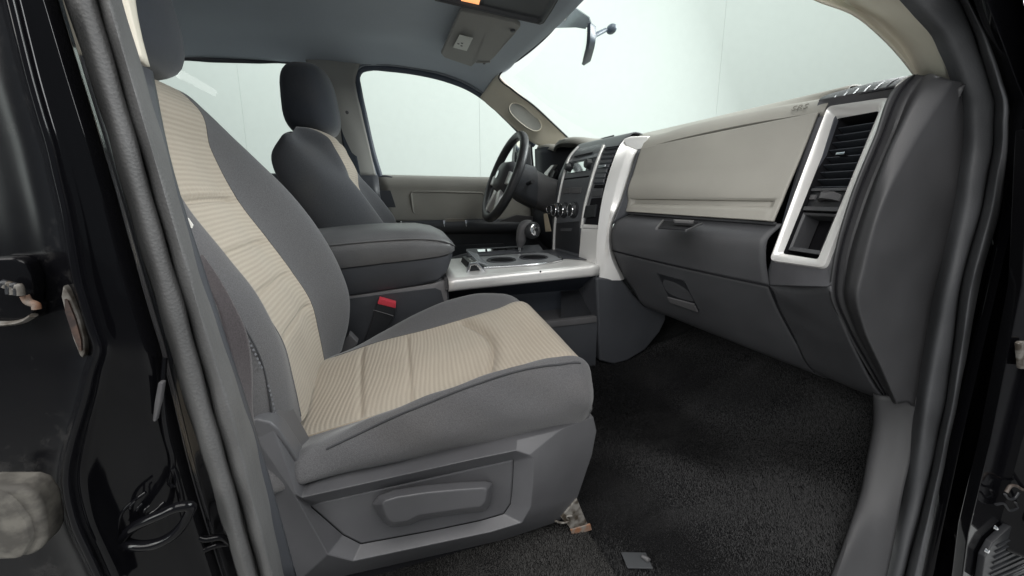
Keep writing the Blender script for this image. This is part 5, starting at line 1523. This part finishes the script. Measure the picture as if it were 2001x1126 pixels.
# side below the silver trim: open storage shelf
x0, x1 = 0.125, 0.625
box('shelf_back', (x0, 1.19, 0.14), (x1, 1.20, 0.45), plastic('shelf slate', (0.045, 0.052, 0.066), 0.5, bump=0.1), con, bevel=0)
box('shelf_floor', (x0, 1.072, 0.285), (x1, 1.192, 0.292), M_DASH, con, bevel=0)
prism('shelf_lip', [(x0, 1.050, 0.282), (x1 - 0.004, 1.050, 0.282), (x1 - 0.004, 1.050, 0.303), (x0, 1.050, 0.303)], (0, 0.022, 0), M_MID, con, bevel=0.003)
box('shelf_front', (x0, 1.054, 0.05), (x1 - 0.002, 1.07, 0.283), M_CONS, con, bevel=0.002)
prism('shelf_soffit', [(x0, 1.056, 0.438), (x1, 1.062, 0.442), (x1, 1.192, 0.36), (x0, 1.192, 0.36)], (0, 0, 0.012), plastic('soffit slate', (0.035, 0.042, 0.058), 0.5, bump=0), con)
prism('shelf_end', [(x1 - 0.004, 1.055, 0.05), (x1 - 0.004, 1.192, 0.05), (x1 - 0.004, 1.192, 0.45), (x1 - 0.004, 1.055, 0.45)], (0.004, 0, 0), M_CONS, con)
prism('shelf_end', [(x0, 1.062, 0.05), (x0, 1.192, 0.05), (x0, 1.192, 0.45), (x0, 1.062, 0.45)], (0.004, 0, 0), M_CONS, con)
prism('shelf_partition', [(0.50, 1.075, 0.292), (0.62, 1.075, 0.292), (0.62, 1.19, 0.36), (0.55, 1.19, 0.36)], (0.003, 0, 0), M_CONS, con)
# silver trim: top plate with a bright rolled edge
rows = []
for u0, u1_ in ((0, 0),):
    pass
t_rows = []
for s in np.linspace(0, 1, 8):
    xx = 0.128 + (0.622 - 0.128) * s
    zt_ = 0.465 + 0.012 * s
    t_rows.append([Vector((xx, 1.060 + 0.006 * s, zt_ - 0.034)), Vector((xx, 1.051 + 0.006 * s, zt_ - 0.031)), Vector((xx, 1.049 + 0.006 * s, zt_ - 0.010)), Vector((xx, 1.051 + 0.006 * s, zt_ - 0.005)), Vector((xx, 1.056 + 0.006 * s, zt_ - 0.001)), Vector((xx, 1.064 + 0.006 * s, zt_)), Vector((xx, 1.16, zt_ + 0.003)), Vector((xx, 1.26, zt_ + 0.003)), Vector((xx, 1.36, zt_)), Vector((xx, 1.37, zt_ - 0.03))])
st_ = patch('silver_trim', t_rows, 20, 64, M_SILVER, con, thick=0.004, ang=40, lv=True)
prism('trim_end', [Vector((0.118, 1.053, 0.432)), Vector((0.127, 1.049, 0.437)), Vector((0.127, 1.056, 0.465)), Vector((0.127, 1.36, 0.466)), Vector((0.118, 1.36, 0.46)), Vector((0.118, 1.06, 0.46))], (0.0, 0.0, 0.003), M_MID, con)
# cup holder tray, proud of the plate; two shaded wells painted as dark discs
def zt_at(x): return 0.468 + 0.012 * (x - 0.128) / 0.494
def tray_ring(pts, dz): return [Vector((x, y, zt_at(x) + dz)) for x, y in pts]
tp = [(0.245, 1.125), (0.50, 1.125), (0.535, 1.145), (0.545, 1.20), (0.545, 1.29), (0.51, 1.325), (0.40, 1.325), (0.245, 1.325)]
ti_ = [(0.252, 1.135), (0.498, 1.135), (0.527, 1.152), (0.535, 1.20), (0.535, 1.285), (0.505, 1.315), (0.40, 1.315), (0.252, 1.315)]
tray = rings('cup_tray', [tray_ring(tp, -0.002), tray_ring(tp, 0.006), tray_ring(ti_, 0.008)], plastic('tray grey', (0.26, 0.27, 0.285), 0.35, bump=0.05), con, bevel=0.003, seg=2)
for cx in (0.335, 0.455):
    q = lathe('cup_well_disc', [(0.0005, 0.049), (0.0012, 0.049), (0.0012, 0.0)], (cx, 1.222, zt_at(cx) + 0.008), (0, 0, 1), M_DASHB, con, n=32)  # flat dark disc, shade of the well put into its colour
    lathe('cup_rim', [(0.0, 0.0525), (0.003, 0.0515), (0.0036, 0.0495), (0.0005, 0.048)], (cx, 1.222, zt_at(cx) + 0.008), (0, 0, 1), M_CONS, con, n=32)
    lathe('cup_shade_disc', [(0.0015, 0.041), (0.0019, 0.040), (0.0019, 0.0)], (cx, 1.215, zt_at(cx) + 0.008), (0, 0, 1), M_BACK, con, n=28)  # darker disc set off-centre, leaving a crescent as the lit inner wall
tube('tray_edge', tray_ring([(0.25, 1.127), (0.50, 1.127), (0.533, 1.147), (0.543, 1.20)], 0.007), 0.003, M_CHROME, con, n=8, samples=24)
# chrome catch at the rear of the tray
prism('tray_catch', [Vector(p) for p in ((0.190, 1.10, 0.470), (0.200, 1.10, 0.502), (0.225, 1.10, 0.504), (0.252, 1.10, 0.470), (0.240, 1.10, 0.470), (0.220, 1.10, 0.494), (0.205, 1.10, 0.493), (0.198, 1.10, 0.470))], (0, 0.022, 0), M_CHROME, con, bevel=0.0015)
prism('catch_bed', [Vector(p) for p in ((0.200, 1.115, 0.469), (0.207, 1.115, 0.492), (0.219, 1.115, 0.492), (0.238, 1.115, 0.469))], (0, 0.16, 0), M_DASHB, con)
prism('catch_bar', [Vector(p) for p in ((0.224, 1.095, 0.502), (0.262, 1.12, 0.486), (0.262, 1.30, 0.492), (0.224, 1.30, 0.506))], (0.002, 0, 0.004), plastic('catch grey', (0.30, 0.32, 0.34), 0.25, bump=0), con, bevel=0.001)
lathe('trim_screw', [(0, 0.003), (0.0015, 0.003), (0.002, 0)], P(1056, 531, y=1.052), (0, -1, 0.2), M_DASHB, con, n=10)
# shift gate and dark forward bay
prism('bay', [(0.50, 1.20, 0.483), (0.612, 1.12, 0.485), (0.612, 1.36, 0.485), (0.50, 1.36, 0.483)], (0, 0, 0.002), M_CONS, con)
gate = prism('shift_gate', [(0.24, 1.332, 0.478), (0.54, 1.332, 0.482), (0.54, 1.39, 0.500), (0.24, 1.39, 0.496)], (0, 0, 0.004), M_CONS, con, bevel=0.001)
prism('gate_strip', [(0.28, 1.352, 0.4905), (0.46, 1.352, 0.493), (0.46, 1.372, 0.499), (0.28, 1.372, 0.4965)], (0, -0.0006, 0.002), M_CHROME, gate)
for k in range(4):
    xg = 0.31 + 0.04 * k
    box('gate_mark', (xg, 1.352, 0.4935), (xg + 0.005, 1.366, 0.5005), M_BACK, gate, bevel=0)
# gear lever
gl_ = thing('gear_lever', 'dark grey gear lever with chrome capped knob standing on the console', 'gear lever', (0.44, 1.33, 0.488))
tube('lever_shaft', [P(1015, 492, y=1.335), P(1016, 478, y=1.335)], 0.005, M_CHROME, gl_, n=10)
tube('lever_grip', [P(1016, 484, y=1.335), P(1018, 470, y=1.335), P(1020, 452, y=1.333), P(1027, 441, y=1.33), P(1038, 440, y=1.325)], [0.010, 0.020, 0.020, 0.022, 0.020], M_MID, gl_, n=14, samples=24)
lathe('knob', [(-0.03, 0.016), (-0.02, 0.029), (0.0, 0.033), (0.015, 0.031), (0.022, 0.026), (0.024, 0)], P(1039, 450, y=1.32), (0.25, -0.95, 0.15), M_LEATHER, gl_, n=28, ang=50)
lathe('knob_cap', [(0.020, 0.0235), (0.027, 0.0225), (0.029, 0.019), (0.0295, 0)], P(1039, 450, y=1.32), (0.25, -0.95, 0.15), M_CHROME, gl_, n=24)
lathe('knob_button', [(0.029, 0.008), (0.0315, 0.0075), (0.032, 0)], P(1039, 450, y=1.32), (0.25, -0.95, 0.15), M_DASHB, gl_, n=16)

# ================================================================== ROOF FITTINGS
vi = thing('sun_visor', 'grey cloth sun visor with small white label folded against the headliner', 'sun visor', P(900, 60, z=1.315))
vz = 1.292
vo_ = [(900, 22), (862, 106), (868, 113), (921, 131), (929, 124), (934, 119), (958, 120), (966, 113), (1004, 70), (1018, 52), (1006, 43), (960, 33)]
vz_ = [1.338, 1.300, 1.297, 1.288, 1.288, 1.288, 1.288, 1.288, 1.298, 1.304, 1.316, 1.330]
vp = [P(u, v, z=z) for (u, v), z in zip(vo_, vz_)]
vm = prism('visor_panel', vp, (0, 0, 0.016), M_VISOR, vi, bevel=0.005, seg=3)
def on_quad(u, v, a, b_, c_, lift):
    nn = (b_ - a).cross(c_ - a).normalized()
    d = fw + rt * ((u - U0) / F) + up * (-(v - V0) / F)
    o = Vector((0, 0, CZ)); t = (a - o).dot(nn) / d.dot(nn)
    return o + d * t - d.normalized() * lift
vt = (vp[1], vp[3], vp[8])
lab = prism('warning_label', [on_quad(u, v, *vt, 0.004) for u, v in ((898, 68), (924, 75), (912, 100), (885, 93))], (0, 0, 0.001), plastic('label white', (0.62, 0.63, 0.60), 0.6, bump=0), vi)
for (u, v) in ((896, 86), (903, 85), (902, 90)):
    prism('label_mark', [on_quad(u + a, v + b_, *vt, 0.006) for a, b_ in ((-2, -1.5), (2, -0.5), (1.5, 1.5), (-2.5, 0.5))], (0, 0, 0.0006), M_MID, vi)
lathe('visor_clip', [(0, 0.010), (0.006, 0.008), (0.007, 0)], P(1002, 59, z=1.305), (0, 0, -1), M_CONS, vi, n=14)
lathe('visor_clip', [(0, 0.007), (0.005, 0.006), (0.006, 0)], P(946, 123, z=1.29), (0, 0, -1), M_CONS, vi, n=14)
tube('visor_hinge', [P(930, 121, z=1.289), P(946, 121, z=1.289), P(958, 120, z=1.289)], 0.006, M_VISOR, vi, n=8)

oc = thing('overhead_console', 'dark overhead console with glowing amber courtesy lamp at the top edge', 'overhead console', P(980, 10, z=1.33))
ou = [(835, -30), (852, 2), (920, 17), (1000, 36), (1054, 48), (1062, 45), (1076, 24), (1090, 0), (1110, -34), (1120, -75), (1000, -120), (840, -90)]
zs2 = [1.322, 1.318, 1.312, 1.305, 1.300, 1.300, 1.303, 1.306, 1.31, 1.312, 1.325, 1.33]
op = [P(u, v, z=z) for (u, v), z in zip(ou, zs2)]
ctr = sum(op, Vector((0, 0, 0))) / len(op)
obd = rings('console_body', [[p + Vector((0, 0, 0.05)) for p in op], op, [p.lerp(ctr, 0.06) + Vector((0, 0, 0.001)) for p in op], [p.lerp(ctr, 0.10) + Vector((0, 0, 0.012)) for p in op]], M_CONS, oc, bevel=0.004, seg=2)
rim = rings('console_rim', [[p + Vector((0, 0, 0.004)) for p in op], [p.lerp(ctr, -0.012) + Vector((0, 0, 0.0)) for p in op], [p.lerp(ctr, -0.012) + Vector((0, 0, 0.02)) for p in op]], M_MID, oc, cap0=False, cap1=False, ang=60)
ot = (op[1].lerp(ctr, 0.1) + Vector((0, 0, 0.012)), op[4].lerp(ctr, 0.1) + Vector((0, 0, 0.012)), op[7].lerp(ctr, 0.1) + Vector((0, 0, 0.012)))
lq = [on_quad(u, v, *ot, 0.004) for u, v in ((901, -14), (940, -6), (934, 17), (901, 10))]
prism('courtesy_lamp', lq, (0, 0, 0.003), M_LAMP, oc, bevel=0.001)
lq2 = [on_quad(u, v, *ot, 0.002) for u, v in ((886, -18), (948, -4), (942, 22), (884, 10))]
prism('lamp_surround', lq2, (0, 0, 0.003), M_DASHB, oc)

rm = thing('rear_view_mirror', 'slate rear view mirror on a ball arm fixed to the windshield', 'mirror', P(1190, 60, x=0.74))
a_, b_ = P(1148, 62, z=1.215), P(1137, 112, z=1.205)
md = (b_ - a_).normalized(); mu = Vector((0, 0, 1)) - md * md.z; mu.normalize(); mn = md.cross(mu)
if mn.x > 0: mn = -mn
L_ = (b_ - a_).length
hd = []
for k in range(24):
    t = 2 * math.pi * k / 24
    hd.append((math.copysign(abs(math.cos(t)) ** 0.55, math.cos(t)), math.copysign(abs(math.sin(t)) ** 0.6, math.sin(t))))
mc = (a_ + b_) / 2
rings('mirror_head', [[mc + md * c_ * (L_ / 2 + 0.008) + mu * s * 0.036 for c_, s in hd], [mc + md * c_ * (L_ / 2 + 0.012) + mu * s * 0.040 - mn * 0.008 for c_, s in hd], [mc + md * c_ * (L_ / 2 - 0.01) + mu * s * 0.032 - mn * 0.028 for c_, s in hd]], plastic('mirror slate', (0.10, 0.125, 0.16), 0.4, bump=0.05), rm, ang=50)
rings('mirror_glass', [[mc + md * c_ * (L_ / 2 + 0.004) + mu * s * 0.033 + mn * 0.0006 for c_, s in hd], [mc + md * c_ * (L_ / 2 + 0.003) + mu * s * 0.032 + mn * 0.0015 for c_, s in hd]], M_MIRROR, rm)
M_ARM = plastic('arm slate', (0.12, 0.15, 0.19), 0.4, bump=0.05)
mp_ = P(1195, 57, x=0.76)
tube('mirror_arm', [mc - mn * 0.02 + Vector((0.0, 0, 0.008)), P(1163, 69, x=0.675), P(1183, 59, x=0.73)], [0.007, 0.0085, 0.0075], M_ARM, rm, n=10)
blob('mount_button', (mp_.x, mp_.y, mp_.z), (0.016, 0.022, 0.016), (0.9, 0.9), M_ARM, rm, nu=12, nv=18)

# ================================================================== FLOOR DETAILS, DOOR
# loose carpet cover flap near the seat foot
cf = thing('floor_cover', 'small grey plastic cover plate lying on the black carpet', 'cover plate', P(1245, 1098, z=0.01))
prism('plate', [P(u, v, z=0.008) for u, v in ((1213, 1081), (1262, 1082), (1276, 1113), (1226, 1112))], (0, 0, 0.003), plastic('plate grey', (0.05, 0.052, 0.056), 0.35, bump=0), cf, bevel=0.001)
tube('latch_tab', [P(1254, 1087, z=0.014), P(1266, 1094, z=0.014), P(1270, 1093, z=0.013)], [0.003, 0.005, 0.002], M_MID, cf, n=8)

pdoor = thing('car_door', 'edge of the open black passenger door with ribbed tread and small hinge', 'door', (1.075, 0.345, 0.02))
dn = Vector((0.50, -1.0, 0)).normalized(); dl = Vector((1.075, 0.345, 0)); dt = Vector((dn.y, -dn.x, 0))
if dt.x < 0: dt = -dt
def DP(a, z, t=0.0): return dl + dn * a + dt * t + Vector((0, 0, z))
dprof = [(0.0, 0.02), (0.95, 0.06), (1.02, 0.30), (1.03, 0.74), (0.99, 0.80), (0.0, 0.84)]
prism('door_shell', [DP(a, z) for a, z in dprof], dt * 0.14, M_PAINT, pdoor, bevel=0.015, seg=3)
prism('door_trim', [DP(a, z, -0.012) for a, z in ((0.06, 0.10), (0.90, 0.12), (0.96, 0.32), (0.97, 0.72), (0.94, 0.78), (0.06, 0.80))], dt * 0.012, M_DASH, pdoor, bevel=0.004)
prism('door_armrest', [DP(a, z, -0.07) for a, z in ((0.30, 0.46), (0.85, 0.46), (0.86, 0.54), (0.30, 0.52))], dt * 0.06, M_CONS, pdoor, bevel=0.015, seg=3)
tube('door_window_frame', [DP(0.0, 0.82, 0.06), DP(0.22, 1.0, 0.07), DP(0.48, 1.18, 0.09), DP(0.70, 1.28, 0.10), DP(0.95, 1.29, 0.10), DP(1.0, 1.22, 0.10), DP(0.99, 0.80, 0.07)], 0.022, M_PAINT, pdoor, n=10, samples=50)
wg = [DP(0.02, 0.81, 0.06), DP(0.22, 1.0, 0.07), DP(0.48, 1.18, 0.09), DP(0.70, 1.28, 0.10), DP(0.95, 1.29, 0.10), DP(0.98, 0.80, 0.07)]
obj('door_glass', wg, [tuple(range(6))], M_GLASS, pdoor)
hp = px([(1918, 1140), (1925, 1090), (1940, 1062), (1975, 1030), (2010, 1005), (2060, 990), (2060, 1160)], y=0.300)
prism('door_edge', px([(2014, 250), (1996, 560), (1936, 862), (1892, 1043), (1868, 1220), (2120, 1220), (2120, 250)], y=0.312), (0.015, 0.02, 0), M_PAINT, pdoor, bevel=0.003)
tread = prism('tread_plate', hp, (0, 0.01, 0), M_DASHB, pdoor, bevel=0.002)
for k in range(11):
    v0 = 1046 + k * 11
    tube('tread_rib', px([(1948 - k * 2.6, v0 + 22), (2040, v0 - 26)], y=0.299), 0.0018, M_DASHB, tread, n=6)
tube('hinge_arm', px([(1966, 962), (1972, 952), (1986, 950), (1996, 956), (2030, 960)], y=0.297), 0.0026, rusty('dark hinge', (0.05, 0.035, 0.028), (0.10, 0.085, 0.075), 0.6), pdoor, n=8, samples=20)
tube('hinge_arm', px([(1964, 966), (1970, 974), (1984, 972), (1990, 962)], y=0.296), 0.0022, M_DASHB, pdoor, n=8, samples=14)
tube('hinge_arm', px([(1946, 986), (1960, 984), (1975, 998), (1988, 992), (1984, 982)], y=0.297), 0.0020, M_DASHB, pdoor, n=8, samples=20)
lathe('hinge_bolt', [(0, 0.004), (0.004, 0.0035), (0.005, 0)], P(1944, 1030, y=0.298), (0, -1, 0), M_CHROME, pdoor, n=12)
lathe('hinge_bolt', [(0, 0.004), (0.004, 0.0035), (0.005, 0)], P(1926, 1075, y=0.298), (0, -1, 0), M_CHROME, pdoor, n=12)
prism('hinge_plate', px([(1992, 672), (1998, 668), (2030, 668), (2030, 724), (1996, 722)], y=0.299), (0, 0.006, 0), M_STEEL, pdoor, bevel=0.002)
